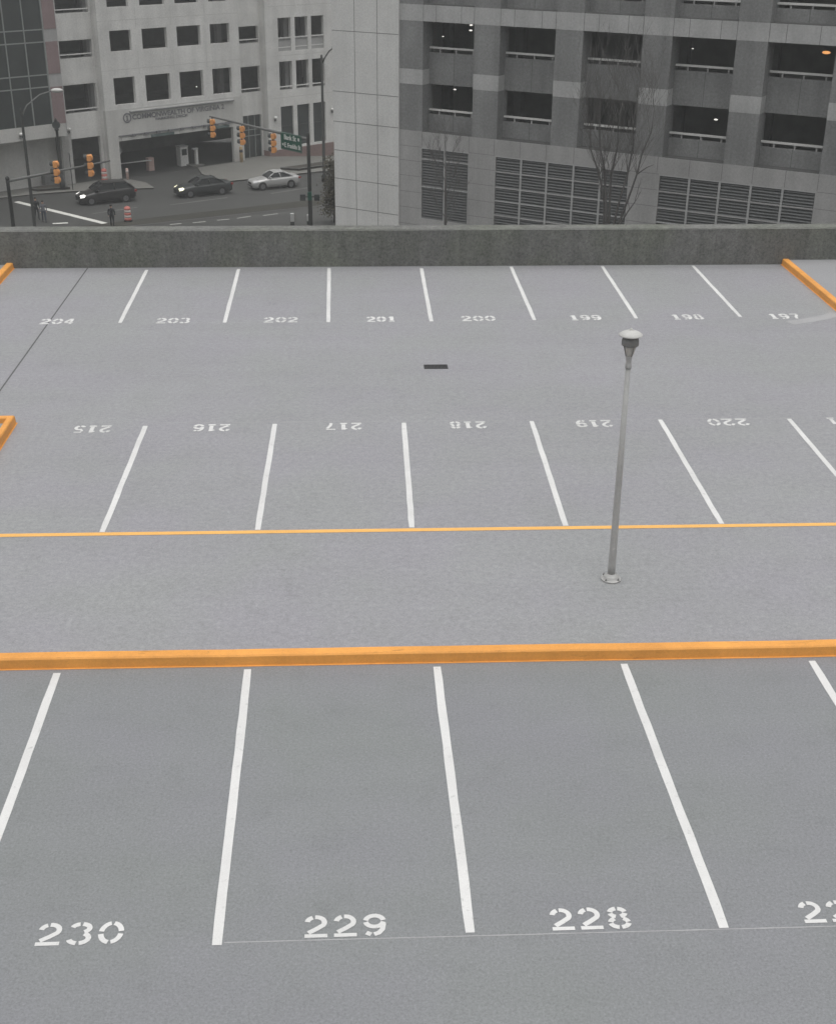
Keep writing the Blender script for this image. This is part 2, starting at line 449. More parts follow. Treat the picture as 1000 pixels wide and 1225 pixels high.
for t, x0, x1 in (('204',-7.74,-6.92),('203',-4.9,-4.08),('202',-2.25,-1.41),('201',.31,1.03),('200',2.68,3.52),('199',5.4,6.2),('198',8.0,8.8),('197',10.5,11.28)):
    stall_number(t, x0, x1, 30.9, .44, False, f'white number {t} in the row by the wall', 'worn_paint')

b = MB(); N = 60
for i in range(N):
    xa = -30+70*i/N; xb = -30+70*(i+1)/N; ya = 19.213-.003*(xa); yb = 19.213-.003*xb
    b.add([(xa,ya-.055,PAINT),(xb,yb-.055,PAINT),(xb,yb+.06,PAINT),(xa,ya+.06,PAINT)], [(0,1,2,3)], 'orange_line')
b.build('painted_line', deck, label='thin orange yellow line across the deck at the foot of the middle row')
def snap(pts, wd, z, label, mat='faint_paint'):
    MB().ribbon(pts, wd, z, mat).build('guide_line', deck, label=label)
snap([(-1.40,9.905),(1.0,9.895),(7,9.87)], .014, .002, 'thin pale guide line along the near stall numbers')
snap([(-6.7,30.93),(1.6,30.94),(4.5,30.95),(12.2,31.1)], .02, .002, 'thin pale guide line along the far stall numbers')
snap([(-4.0,24.22),(0,24.17),(4.7,24.13),(9,24.10)], .016, .002, 'thin pale guide line along the middle stall numbers')
b = MB(); b.ribbon([(-7.515,WY-.02),(-7.53,31),(-7.545,26.1),(-7.55,18.0)], .036, .002, 'joint'); b.build('expansion_joint', deck)
b = MB(); b.ribbon([(10.85,30.55),(11.35,30.75),(11.9,31.0),(12.36,31.35)], .34, .003, 'smear'); b.build('scuff_mark', deck, label='pale scuff beside the number 197')

# raised islands beyond the end kerbs (part of the deck floor)
b = MB(); b.box(12.54, 30, 19.4, WY-.002, .001, .135, 'island'); tag(b.build('raised_island'), kind='structure')
b = MB(); b.box(-30, -9.72, 27.5, WY-.002, .001, .10, 'island'); tag(b.build('raised_island'), kind='structure')
b = MB(); b.box(-30, -6.87, 19.5, 24.20, .001, .06, 'island'); tag(b.build('raised_island'), kind='structure')

def kerb(path, wd, h, label, closed=False, lean=.012):
    """a kerb swept along a path: leaning faces, softened top edges, a thin painted toe on the floor"""
    prof = [(-wd/2-.028,.0),(-wd/2-.028,.005),(-wd/2-.005,.006),(-wd/2+lean*.8,h-.02),(-wd/2+lean+.015,h),(wd/2-lean-.015,h),(wd/2-lean*.8,h-.02),(wd/2+.005,.006),(wd/2+.03,.005),(wd/2+.03,0)]
    P_ = []
    for i in range(len(path)-1):
        a, c = Vector(path[i]), Vector(path[i+1]); n_ = max(1, int((c-a).length/.6))
        for k in range(n_): P_.append(a + (c-a)*k/n_)
    P_.append(Vector(path[-1]))
    vs = []; m = len(prof)
    for i, p in enumerate(P_):
        t0 = (P_[i]-P_[i-1]).normalized() if i else (P_[1]-P_[0]).normalized()
        t1 = (P_[i+1]-P_[i]).normalized() if i < len(P_)-1 else t0
        t = (t0+t1).normalized(); s_ = 1/max(.5, t.dot(t1)); nn = Vector((t.y, -t.x))   # right-hand side first = +x of profile
        wob = random.uniform(-.004, .004)
        for x, z in prof: vs.append((p.x+nn.x*(x*s_+wob), p.y+nn.y*(x*s_+wob), max(.0005, z + (wob*.5 if z > .1 else 0))))
    fs = []
    for i in range(len(P_)-1):
        for k in range(m-1): fs.append((i*m+k, i*m+k+1, (i+1)*m+k+1, (i+1)*m+k))
    fs += [tuple(range(m-1,-1,-1)), tuple(range((len(P_)-1)*m, len(P_)*m))]
    b_ = MB(); b_.add(vs, fs, 'orange_paint')
    o = b_.build('orange_kerb'); bm = bmesh.new(); bm.from_mesh(o.data); bmesh.ops.recalc_face_normals(bm, faces=bm.faces); bm.to_mesh(o.data); bm.free()
    return tag(o, label, 'kerb')
kerb([(30,15.03),(0,15.19),(-30,15.40)], .20, .158, 'long orange painted kerb crossing the whole deck above stalls 228 to 230')
kerb([(12.50,WY-.01),(12.51,19.42),(30,19.36)], .20, .165, 'orange kerb meeting the wall beside stall 197')
kerb([(-9.68,19),(-9.68,WY-.01)][::-1], .20, .16, 'orange kerb meeting the wall left of stall 204')
kerb([(-16,24.20),(-6.84,24.20),(-6.84,18.9)], .15, .175, 'cornered orange kerb of the island left of stall 215')

b = MB(); fx0, fx1, fy0, fy1 = 1.565, 2.06, 27.35, 27.58
b.box(fx0, fx1, fy0, fy1, .001, .004, 'vent_void')
g = b
g.box(fx0-.02, fx1+.02, fy0-.02, fy0, .001, .012, 'iron'); g.box(fx0-.02, fx1+.02, fy1, fy1+.02, .001, .012, 'iron')
g.box(fx0-.02, fx0, fy0, fy1, .001, .012, 'iron'); g.box(fx1, fx1+.02, fy0, fy1, .001, .012, 'iron')
for k in range(16):
    x = fx0+.012+k*.031; g.box(x, x+.012, fy0, fy1, .005, .010, 'iron')
tag(g.build('drain_grate'), 'dark iron drain grate set in the bare concrete aisle', 'drain')

# parapet wall with a paler weathered coping
b = MB(); X0, X1, T, H = -48, 48, .63, 1.02
n_ = 96
for i in range(n_):
    xa, xb = X0+(X1-X0)*i/n_, X0+(X1-X0)*(i+1)/n_
    b.box(xa, xb, WY, WY+T, .0, H-.05, 'parapet') if False else None
b.box(X0, X1, WY, WY+T, .0, H, 'parapet')
par = b.build('parapet_wall'); tag(par, 'dark rough concrete parapet wall along the far edge of the deck', 'wall')
b = MB()
b.box(X0, X1, WY-.004, WY+T+.004, H, H+.012, 'parapet_cap')
b.box(X0, X1, WY+.10, WY+T-.1, H+.012, H+.02, 'parapet')
b.build('coping', par)
b = MB()
for x in (-12.2,-6.4,1.45,3.9,7.6,10.4,12.7,14.9):
    b.box(x-.012, x+.012, WY-.003, WY, .06, H-.1, 'parapet_cap')
b.build('crack_sealant', par)

# lamp post on the deck
lp = empty('lamp_post', (3.913, 17.39, 0), 0, 'slim grey lamp post with a flat round hat standing alone on the deck', 'lamp post')
MB().lathe([(.156,.001),(.156,.022),(.150,.026),(.118,.030),(.116,.062),(.10,.075),(.075,.095),(.066,.105)], (0,0,0), 'post_grey', 28).build('base_plate', lp)
for k in range(4):
    a = R(45+90*k); MB().lathe([(.017,0),(.017,.018),(.009,.02),(.009,.034)], (.136*math.cos(a),.136*math.sin(a),.026), 'post_dark', 6, False).build('bolt', lp)
bevel(MB().box(-.028,.028,-.062,-.05,.42,.56,'post_grey').build('hand_hole_cover', lp), .004)
MB().lathe([(.060,.10),(.057,.25),(.048,1.8),(.036,3.44)], (0,0,0), 'post_grey', 20).build('pole', lp)
MB().lathe([(.036,3.44),(.046,3.45),(.046,3.50),(.040,3.51),(.038,3.56),(.045,3.60),(.05,3.63)], (0,0,0), 'post_grey', 20).build('collar', lp)
ln = MB().lathe([(.05,3.632),(.062,3.66),(.092,3.775),(.10,3.79)], (0,0,0), 'lens', 24).build('lamp_lens', lp)
c_ = MB()
for k in range(4):
    a = k*math.pi/2+.4; c_.tube([(.058*math.cos(a),.058*math.sin(a),3.635),(.104*math.cos(a),.104*math.sin(a),3.80)], .006, 'post_dark', 6)
c_.build('lens_cage', ln)
MB().lathe([(.118,3.79),(.124,3.80),(.122,3.87),(.105,3.90),(.10,3.925)], (0,0,0), 'post_dark', 24).build('lamp_housing', lp)
hat = MB().lathe([(.10,3.926),(.165,3.935),(.172,3.945),(.170,3.952),(.12,3.985),(.05,4.012),(.02,4.018),(.02,4.035),(.012,4.045)], (0,0,0), 'post_light', 32).build('lamp_hat', lp)

# ------------------------------------------------------------------ street

AZL = R(41); PL = Vector((-17.52, 128.31)); SL = Vector((math.cos(AZL), math.sin(AZL))); NL = Vector((math.sin(AZL), -math.cos(AZL)))
def st(s, t): p = PL + SL*s + NL*t; return (p.x, p.y)
def drop(s): return -.105*min(max(s-12, 0), 22)       # the street falls away to the right
def slope_sheet(cuts, t0, t1, z, mat, name):
    m = MB()
    for a, c in zip(cuts, cuts[1:]):
        p = [st(a,t1), st(c,t1), st(c,t0), st(a,t0)]; zz = [z+drop(a), z+drop(c), z+drop(c), z+drop(a)]
        m.add([(*q, h) for q, h in zip(p, zz)], [(0,1,2,3)], mat)
    return m.build(name)
tag(slope_sheet((-1200,12,34,1200), -1200, 1200, ZG-.03, 'ground', 'ground'), kind='structure')
road = slope_sheet((-70,12,34,70), -2, 45, ZG, 'asphalt', 'road'); tag(road, kind='structure')
def lane(a, c, wd, name, mat, label=None, z=ZG+.005):
    MB().ribbon([a, ((a[0]+c[0])/2,(a[1]+c[1])/2), c], wd, z, mat).build(name, road, label=label)
lane((-29.5,115.2), (-20.35,106.7), .55, 'stop_line', 'road_white')
lane((-15.9,113.7), (-11.2,116.7), .16, 'lane_line', 'road_worn'); lane((-7.4,118.4), (-3.9,121.1), .16, 'lane_line', 'road_worn')
lane((-22.0,110.35), (-18.6,112.8), .16, 'lane_line', 'road_worn')
lane((-24.6,106.7), (-23.4,106.95), .35, 'crosswalk_dash', 'road_white')
for a, c in (((-16.89,108.26),(-16.2,108.8)),((-15.0,106.2),(-14.1,106.6)),((-13.2,106.8),(-12.2,107.28)),((-11.3,107.7),(-10.3,108.1)),((-9.7,108.4),(-8.6,109.2)),((-7.6,109.4),(-6.4,110.1))):
    lane(a, c, .22, 'crosswalk_dash', 'road_dash')
b = MB(); b.prism([(-40,95.2),(-16.64,106.42),(-9.39,110.04),(-3.5,112.9),(20,124.2),(20,127.0),(-3.5,115.6),(-9.5,112.4),(-16.2,109.0),(-21,106.2),(-40,96.8)], ZG+.004, ZG+.03, 'median')
tag(b.build('road_median'), kind='structure')
b = MB(); b.ribbon([(-40,95.1),(-16.64,106.32),(-9.39,109.94),(-3.5,112.8),(20,124.1)], .22, ZG+.034, 'joint'); tag(b.build('gutter'), kind='structure')
def walk(pts, name='pavement'):
    m = MB(); n_ = len(pts); P_ = [st(*p) for p in pts]; z_ = [ZG+.13+drop(p[0]) for p in pts]
    a = sum(P_[i][0]*P_[(i+1)%n_][1]-P_[(i+1)%n_][0]*P_[i][1] for i in range(n_))
    if a < 0: P_.reverse(); z_.reverse()
    v = [(*p, z-.2) for p, z in zip(P_, z_)] + [(*p, z) for p, z in zip(P_, z_)]
    m.add(v, [tuple(range(n_, 2*n_))], 'walk'); m.add(v, [(i,(i+1)%n_,n_+(i+1)%n_,n_+i) for i in range(n_)], 'kerb')
    return tag(m.build(name), kind='structure')
walk([p for p in ((-45,-2.25),(-10.9,-2.25),(-10.9,-1.02),(-6.78,-1.02),(-6.78,-.02),(-5.2,-.02),(-4.9,3.0),(-5.6,5.3),(-9.0,3.3),(-11.9,1.8),(-14.8,.67),(-18.2,.03),(-28,-1.2),(-45,-1.6))])
walk([(3.0,.03),(7.5,-.02),(8.82,-.02),(8.82,-1.02),(12.0,-1.02),(12.0,9.6),(9.4,9.0),(2.8,7.75),(1.2,7.3),(1.4,3.0)])
walk([(12.0,-.05),(34,-.05),(34,14.3),(20,11.4),(12.0,9.6)])
b = MB()
for pts in (((-45,-1.6),(-28,-1.2),(-18.2,.03),(-14.8,.67),(-11.9,1.8),(-9.0,3.3),(-5.6,5.3)), ((1.2,7.3),(2.8,7.75),(9.4,9.0),(12,9.6)), ((12,9.6),(20,11.4),(34,14.3))):
    o_ = len(b.v); b.ribbon([st(*p) for p in pts], .3, ZG+.136, 'kerb')
    for i, p in enumerate(pts):
        for q in (0, 1): v = b.v[o_+2*i+q]; b.v[o_+2*i+q] = (v[0], v[1], v[2]+drop(p[0]))
tag(b.build('kerb_strip'), kind='structure')
def bed(pts, label):
    o = MB().prism(pts, ZG+.131, ZG+.34, 'mulch', 'mulch').build('planting_bed'); tag(o, label, 'planting bed')
    c = MB(); q = pts + pts[:1]; c.ribbon(q, .16, ZG+.35, 'slab'); c.build('bed_edge', o)
    return o
bed([st(*p) for p in ((-14.6,-1.2),(-12.0,-.9),(-11.7,1.0),(-14.4,.0))], 'dark planting bed on the pavement around the round-headed post')
bed([st(*p) for p in ((8.4,6.3),(13.5,6.6),(15.2,8.3),(9.4,7.9))], 'dark planting bed at the foot of the tall curved-arm street lamp')

# ------------------------------------------------------------------ left building (pale concrete garage with sign)
zb = lambda z: z - ZG
LB = empty('parking_garage', (*PL, ZG), AZL, 'pale concrete building with square openings, a lettered fascia and a wide vehicle entrance', 'building')
TOPZ = 9.0
cols = [(-5.6,-3.35),(-2.2,.52),(1.62,4.3),(5.42,7.68)]
rows = [(4.9,7.0),(.48,2.9),(-3.3,-1.51),(-7.97,-5.59)]
def hz(h): return (h[0], h[1], zb(h[2]), zb(h[3]))
hm = [hz((a, c, z0, z1)) for a, c in cols for z0, z1 in rows]
OPEN = (-5.6, 7.55, ZG, -11.23)
b = MB(); b.wall(-6.75, 8.8, zb(-8.4), zb(TOPZ), 0, .4, hm, 'pale_wall', 'void')
b.wall(-6.75, 8.8, 0.0, zb(-8.4), 0, .4, [hz(OPEN)], 'pale_wall_low', 'void')
b.wall(-6.75, -6.35, 0, zb(TOPZ), .4, 1.4, [], 'pale_wall'); b.wall(8.4, 8.8, 0, zb(TOPZ), .4, 1.4, [], 'pale_wall')
# joints of the precast panels, 3 mm proud
for z in (-.95+.3, -4.9, 3.4, -8.42): b.box(-6.74, 8.79, -.004, 0, zb(z)-.02, zb(z)+.02, 'pale_joint')
for s in (-2.75, 1.08, 4.86):
    for z0, z1 in ((-5.4,-3.4),(-1.3,.36),(-8.35,-8.05)): b.box(s-.02, s+.02, -.003, 0, zb(z0), zb(z1), 'pale_joint')
b.build('facade_wall', LB, label='projecting pale bay above the vehicle entrance')
b = MB(); b.box(-4.2, 7.7, -.22, 0, zb(-8.68), zb(-8.58), 'cap_wall'); b.box(-4.2, 7.7, -.2, 0, zb(-8.75), zb(-8.68), 'letter'); b.build('fascia_ledge', LB)
b = MB(); b.box(-5.58, 7.53, -.12, 0, zb(-10.80), zb(-10.70), 'letter')
for k in range(9): s = -4.2+k*1.35; b.box(s, s+.35, -.3, -.12, zb(-10.86), zb(-10.66), 'letter')
b.build('light_bar', LB)
b = MB()
for k in range(4): b.box(-5.3+k*3.25, -5.3+k*3.25+2.6, -.06, 0, zb(-11.21), zb(-10.95), 'teal' if k % 2 else 'pale_wall_low')
b.build('canopy_strip', LB)
text_part('sign_lettering', 'COMMONWEALTH OF VIRGINIA 2', .62, 'letter', LB, (1.3, -.03, zb(-9.20)), (math.pi/2,0,0), 10.5, .012)
text_part('sign_lettering', 'PARKING DECK', .30, 'letter', LB, (.4, -.03, zb(-9.60)), (math.pi/2,0,0), 3.7, .008)
b = MB(); seg = 28
for r0, r1, y in ((.33,.45,-.03),):
    for k in range(seg):
        a, c = 2*math.pi*k/seg, 2*math.pi*(k+1)/seg
        b.add([(r0*math.cos(a),y,r0*math.sin(a)),(r1*math.cos(a),y,r1*math.sin(a)),(r1*math.cos(c),y,r1*math.sin(c)),(r0*math.cos(c),y,r0*math.sin(c)),
               (r1*math.cos(a),0,r1*math.sin(a)),(r1*math.cos(c),0,r1*math.sin(c)),(r0*math.cos(a),0,r0*math.sin(a)),(r0*math.cos(c),0,r0*math.sin(c))], [(0,1,2,3),(1,4,5,2),(6,0,3,7)], 'letter')
b.box(-.06,.06,-.03,0,-.24,.22,'letter'); b.box(-.14,.14,-.03,0,-.26,-.19,'letter'); b.box(-.12,.02,-.03,0,.1,.2,'letter')
b.build('round_emblem', LB, (-4.5, 0, zb(-9.2)))

def rail(parent, s0, s1, y, z, mat='rail_white', drop=.30, posts=3):
    m = MB(); m.box(s0, s1, y-.05, y+.05, z-.05, z+.05, mat)
    m.box(s0, s1, y-.03, y+.03, z-drop, z-drop+.05, 'slab')
    for k in range(posts):
        x = s0+(s1-s0)*(k+.5)/posts; m.box(x-.03, x+.03, y-.028, y+.028, z-drop, z-.05, 'slab')
    return m.build('guard_rail', parent)
# recessed strip right of the main bay
hs_ = [hz(h) for h in ((9.52,11.92,.4,1.9),(9.52,11.92,-3.62,-2.03),(9.52,11.92,-8.3,-5.82),(9.5,11.85,ZG,-10.52))]
b = MB(); b.wall(8.8, 12.02, 0, zb(TOPZ), 1.0, 1.4, hs_, 'pale_wall', 'void'); b.build('facade_wall', LB, label='narrow recessed strip over the glass door')
for z in (-3.28, -7.97): rail(LB, 9.53, 11.91, 1.15, zb(z))
b = MB(); b.box(9.52, 11.83, 1.2, 1.26, .02, zb(-10.54), 'glass')
dr = b.build('glass_door', LB)
b = MB()
for s in (9.52, 10.25, 11.05, 11.78): b.box(s, s+.07, 1.12, 1.2, .02, zb(-10.54), 'mullion')
for z in (-12.6, -12.0): b.box(9.6, 11.78, 1.13, 1.19, zb(z), zb(z)+.08, 'mullion')
b.build('door_frame', dr)
# right bay with triple windows on brick
wc = [(13.63,15.29),(15.79,17.46),(17.92,19.6)]
hr = [hz((a, c, z0, z1)) for a, c in wc for z0, z1 in ((.75,3.2),(-4.54,-1.36),(-8.28,-5.51),(-13.91,-9.88))]
b = MB(); b.wall(12.02, 26, zb(-14.13), zb(TOPZ), 0, .4, hr, 'pale_wall', 'void')
b.wall(12.02, 12.42, zb(-14.13), zb(TOPZ), .4, 1.4, [], 'pale_wall')
bay = b
b = MB(); b.box(12.0, 26, -.04, 1.4, -2.5, zb(-14.15), 'brick')
for k in range(-18, 9): b.box(12.0, 26, -.043, -.04, k*.075, k*.075+.012, 'joint')
b.build('brick_base', LB)
for z in (-.25, -4.95, -9.0): bay.box(12.42, 26, -.004, 0, zb(z)-.02, zb(z)+.02, 'pale_joint')
bay.build('facade_wall', LB, label='bay of tall windows in threes above a brick base')
for a, c in wc:
    m = MB(); m.box(a+.01, c-.01, .12, .16, zb(-4.53), zb(-3.32), 'base_wall'); m.box(a+.01, c-.01, .1, .12, zb(-4.2), zb(-4.12), 'rail_white')
    m.build('breast_panel', LB)
    rail(LB, a+.01, c-.01, .1, zb(-3.26), drop=.2, posts=1); rail(LB, a+.01, c-.01, .1, zb(-7.95), drop=.28, posts=2)
    gl = MB().box(a+.01, c-.01, .2, .24, zb(-13.9), zb(-9.89), 'glass').build('window_pane', LB)
    MB().box(a+.01, c-.01, .15, .2, zb(-11.9), zb(-11.83), 'iron').build('transom', gl)
# strip left of the main bay
hl = [hz(h) for h in ((-10.2,-6.9,.1,1.9),(-10.2,-6.9,-3.7,-2.18),(-10.2,-6.9,-8.43,-5.96),(-9.95,-6.95,ZG,-10.68))]
b = MB(); b.wall(-10.9, -6.75, 0, zb(TOPZ), 1.0, 1.4, hl, 'pale_wall', 'void'); b.build('facade_wall', LB, label='recessed strip with railed openings left of the lettered bay')
for z in (.4, -3.38, -8.14): rail(LB, -10.19, -6.91, 1.15, zb(z), posts=2)
# pink and grey corner strip beside the glass front
b = MB(); b.box(-12.1, -10.8, .02, 1.4, zb(-10.13), zb(TOPZ), 'base_wall'); b.build('corner_strip', LB)
b = MB()
for z0, z1 in ((5.6,2.9),(1.85,-1.0),(-2.04,-4.72),(-5.82,-9.0)): b.box(-12.02, -10.86, -.02, .02, zb(z1), zb(z0), 'pink')
b.build('stone_panel', LB, label='dusky pink stone panels stepping up the corner')
# glass curtain wall
gw = MB().box(-42, -12.1, .06, .2, zb(-8.97), zb(TOPZ), 'glass').build('glass_curtain', LB)
b = MB()
for k in range(17): s = -12.14-k*1.82; b.box(s-.05, s+.05, -.02, .06, zb(-8.97), zb(TOPZ), 'mullion')
for z in (6.4,5.4,2.7,1.7,-1.02,-2.04,-4.75,-5.78): b.box(-42, -12.2, -.015, .055, zb(z)-.05, zb(z)+.05, 'mullion')
b.build('mullion', gw)
b = MB(); b.box(-42, -10.92, 0, 1.4, zb(-10.13), zb(-8.98), 'pale_wall_low'); b.build('band', LB)
b = MB(); b.box(-42, -10.92, 2.2, 2.6, 0, zb(-10.14), 'pale_wall_low'); b.box(-42, -10.9, 1.41, 2.2, zb(-10.3), zb(-10.14), 'base_wall')
b.build('arcade_wall', LB)
b = MB()
for s in (-10.45,): b.box(s-.48, s+.5, 1.0, 1.41, 0, zb(-10.14), 'pale_wall_low')
b.build('arcade_pier', LB)
# dark interior behind the openings: floors, back wall, columns
b = MB(); b.box(-42, 26, 12.5, 12.9, 0, zb(TOPZ), 'void')
for z in (3.9, -.45, -4.75, -9.3): b.box(-12, 26, 1.45, 12.5, zb(z), zb(z)+.35, 'void')
b.box(-42, 26, 1.45, 12.5, zb(TOPZ)-.3, zb(TOPZ), 'void'); b.box(-5, 8, .5, 12.5, -.0, .012, 'asphalt')
for s in (-6.4, -.9, 3.0, 8.2, 14.2, 16.5, 19.3):
    b.box(s-.25, s+.25, 2.4, 2.9, zb(-8.95), zb(TOPZ)-.3, 'base_wall')
    b.box(s+1.1, s+1.6, 5.4, 5.9, zb(-8.95), zb(TOPZ)-.3, 'slab')
b.box(-42,-41.8,.2,12.5,0,zb(TOPZ),'void'); b.box(25.8,26,.4,12.5,0,zb(TOPZ),'pale_wall')
b.build('interior', LB)
for s, y, z in ((12.82,0,-10.89),(20.45,0,-10.77),(-10.16,1.0,-9.79),(-15.42,0,-9.55)):
    m = MB(); m.ball((0,-.16,.04), .2, 'rail_white', 12, (1,.9,.7)); m.box(-.10,.10,-.16,0,-.32,-.12,'slab')
    m.build('wall_lamp', LB, (s, y, zb(z)))
MB().ball((0,0,0), .10, 'lamp_on', 10).build('ceiling_lamp', LB, (18.9, 1.9, zb(-2.2)))
MB().ball((0,0,0), .06, 'lamp_on', 8).build('ceiling_lamp', LB, (4.1, .9, zb(-7.2)))

def lb(s, t, z=0): p = st(s, t); return (p[0], p[1], ZG+z)
# entrance furniture
bg_ = empty('barrier_gate', lb(-.95,-2.3,.012), AZL, 'pale barrier cabinet with its long thin arm lowered across the vehicle entrance', 'barrier')
MB().box(-.3,.3,-.25,.25,0,1.25,'bollard_pink').build('cabinet', bg_)
MB().tube([(-.05,-.32,1.0),(-.3,-.32,1.05),(-4.0,-.32,1.12)], [.07,.06,.05], 'rail_white', 6).build('arm', bg_)
bt = empty('ticket_booth', lb(2.9,-2.4,.012), AZL, 'pale narrow attendant booth under the entrance beam', 'booth')
bevel(MB().box(-.45,.45,-.4,.4,0,1.85,'pale_wall').build('body', bt), .03); MB().box(-.5,.5,-.45,.45,1.85,1.95,'cap_wall').build('roof', bt)
MB().box(-.3,.3,-.405,-.4,1.05,1.65,'glass').build('window', bt)
tm = empty('ticket_machine', lb(3.95,-1.5,.012), AZL, 'slim pale ticket machine with a hooded top beside the booth', 'machine')
MB().box(-.12,.12,-.15,.15,0,1.55,'pale_wall').build('body', tm); MB().box(-.4,.16,-.17,.17,1.55,1.72,'cap_wall').build('hood', tm); MB().box(-.9,.5,-.6,.6,0,.14,'walk').build('plinth', tm)
def bollard(loc, r, h, mat, label, cat='bollard', name='bollard', band=None):
    m = MB().lathe([(r,0),(r,h-r*.6),(r*.8,h-r*.2),(r*.3,h)], (0,0,0), mat, 14).build(name, None, loc)
    tag(m, label, cat)
    if band: MB().lathe([(r+.006,h*.62),(r+.006,h*.8)], (0,0,0), band, 14).build('band', m)
    return m
bollard(lb(-5.35,.55,.13), .13, 1.05, 'bollard_pink', 'pale pink bollard at the left pillar of the vehicle entrance', band='barrel_white')
bollard(lb(8.0,.5,.13), .17, 1.55, 'bollard_sand', 'tall sandy post in front of the right entrance pillar', 'post', 'guard_post', 'iron')
rs = empty('round_sign', lb(-5.2,-.95,2.55), AZL, 'grey round sign hanging inside the left end of the vehicle entrance', 'sign')
MB().tube([(0,.0,0),(0,.05,0)], .40, 'base_wall', 20).build('disc', rs); MB().tube([(0,-.03,0),(0,0,0)], .24, 'slab', 20).build('centre', rs)
MB().tube([(0,.03,.38),(0,.03,1.05)], .03, 'iron', 6).build('hanger', rs)
px = empty('planter_box', lb(-11.6,-1.5,.13), AZL, 'long dark planter box against the grey wall under the glass front', 'planter')
bevel(MB().box(-1.35,1.35,-.35,.35,.12,1.0,'slab').build('box', px), .03); MB().box(-1.2,1.2,-.3,.3,0,.12,'iron').build('plinth', px)

# ------------------------------------------------------------------ right building (dark and pale precast garage)
K = 78/70.836; AZR = R(-34)
PR = Vector((2.807, 77.95)); ZR = lambda z: 9.518 + (z-9.518)*K - ZG
S = lambda s: s*K
RB = empty('parking_garage', (PR.x, PR.y, ZG), AZR, 'dark grey garage with white-railed openings, slatted vents and a pale blank end wall', 'building')
DEP = .67*K
pil = [(0,1.4)] + [(4.4+4.5*k, 5.85+4.5*k) for k in range(9)]
rec = [(pil[k][1], pil[k+1][0]) for k in range(9)]
END = pil[-1][1]
# pale end wall
b = MB(); b.box(S(-4.2), S(0), -.12, 24, -3, ZR(9), 'white_wall')
for z in (6.2,3.14,.04,-1.55,-3.08,-4.62,-6.2): b.box(S(-4.19), S(-.01), -.124, -.12, ZR(z)-.018, ZR(z)+.018, 'wall_joint')
for s in (-2.75,-1.33): b.box(S(s)-.018, S(s)+.018, -.123, -.12, .0, ZR(9), 'wall_joint')
b.build('end_wall', RB, label='pale blank end wall')
# pilasters (dark, with paler caps)
for k, (a, c) in enumerate(pil):
    m = MB()
    for z0, z1 in ((-1.63,.73),(1.48,3.85),(4.64,9)): m.box(S(a), S(c), 0, DEP+.4, ZR(z0), ZR(z1), 'dark_wall')
    m.build('pilaster', RB)
    MB().box(S(a)-.003, S(c)+.003, -.003, DEP+.4, ZR(.73), ZR(1.48), 'cap_wall').build('pilaster_cap', RB)
b = MB(); b.box(S(0)+.002, S(END), -.004, DEP+.4, ZR(3.85), ZR(4.64), 'cap_wall')
for a, c in rec:
    w_ = c-a
    for s in (a+.02, a+w_*.26, a+w_*.75, c-.01): b.box(S(s)-.016, S(s)+.016, -.008, -.004, ZR(3.85), ZR(4.64), 'wall_joint')
b.build('string_course', RB)
# spandrels, rails
RAILS = ((-1.63,-.80,-.57),(.73,2.30,2.53),(4.64,5.22,5.42),(6.9,8.4,8.6))     # spandrel bottom, spandrel top, rail
for a, c in rec:
    for z0, z1, zr in RAILS:
        m = MB(); m.box(S(a)-.02, S(c)+.02, DEP, DEP+.25, ZR(z0), ZR(z1), 'dark_wall')
        m.box(S((a+c)/2)-.012, S((a+c)/2)+.012, DEP-.003, DEP, ZR(z0), ZR(z1), 'dark_joint')
        if z0 in (-1.63, 4.64):          # ledge at the foot of the recess, darkened in colour as if shaded
            m.box(S(a)+.002, S(c)-.002, .0, DEP-.002, ZR(z0)+.002, ZR(z0)+.03, 'shade_ledge')
        m.build('spandrel', RB)
    for z0, z1, zr in RAILS[:3]:
        q = MB(); q.box(S(a)-.02, S(c)+.02, DEP+.05, DEP+.15, ZR(zr)-.05, ZR(zr)+.055, 'rail_white')
        for f in (.2,.52,.85):
            x = S(a+(c-a)*f); q.box(x-.04, x+.04, DEP+.08, DEP+.14, ZR(z1), ZR(zr)-.05, 'base_wall')
        q.build('guard_rail', RB)
# pale base with vents
LT = -2.46; vents = [(1.4,4.22,2,-6.2),(5.85,13.2,5,-6.2),(14.82,22.35,5,-6.2),(23.9,31.4,5,-6.2)]
holes = [(S(a), S(c), ZR(zb_), ZR(LT)) for a, c, n_, zb_ in vents]
b = MB(); b.wall(S(0)+.002, S(END), -3, ZR(-1.63), -.006, DEP+.4, holes, 'base_wall', 'void')
for s in (1.41,2.81,4.25,5.74,7.23,8.70,10.23,11.65,13.14,14.66,16.27,17.88,19.36,20.90,22.41,23.9,25.4,26.9,28.4,29.9):
    b.box(S(s)-.014, S(s)+.014, -.010, -.006, ZR(-2.40), ZR(-1.64), 'wall_joint')
for a, c in ((0,1.4),(4.25,5.82),(13.24,14.78),(22.4,23.85)):
    for z in (-2.44,-3.2,-4.0,-4.85,-5.7,-6.6): b.box(S(a)+.01, S(c)-.01, -.009, -.006, ZR(z)-.012, ZR(z)+.012, 'wall_joint')
b.build('base_wall', RB, label='paler stone base around the slatted vents')
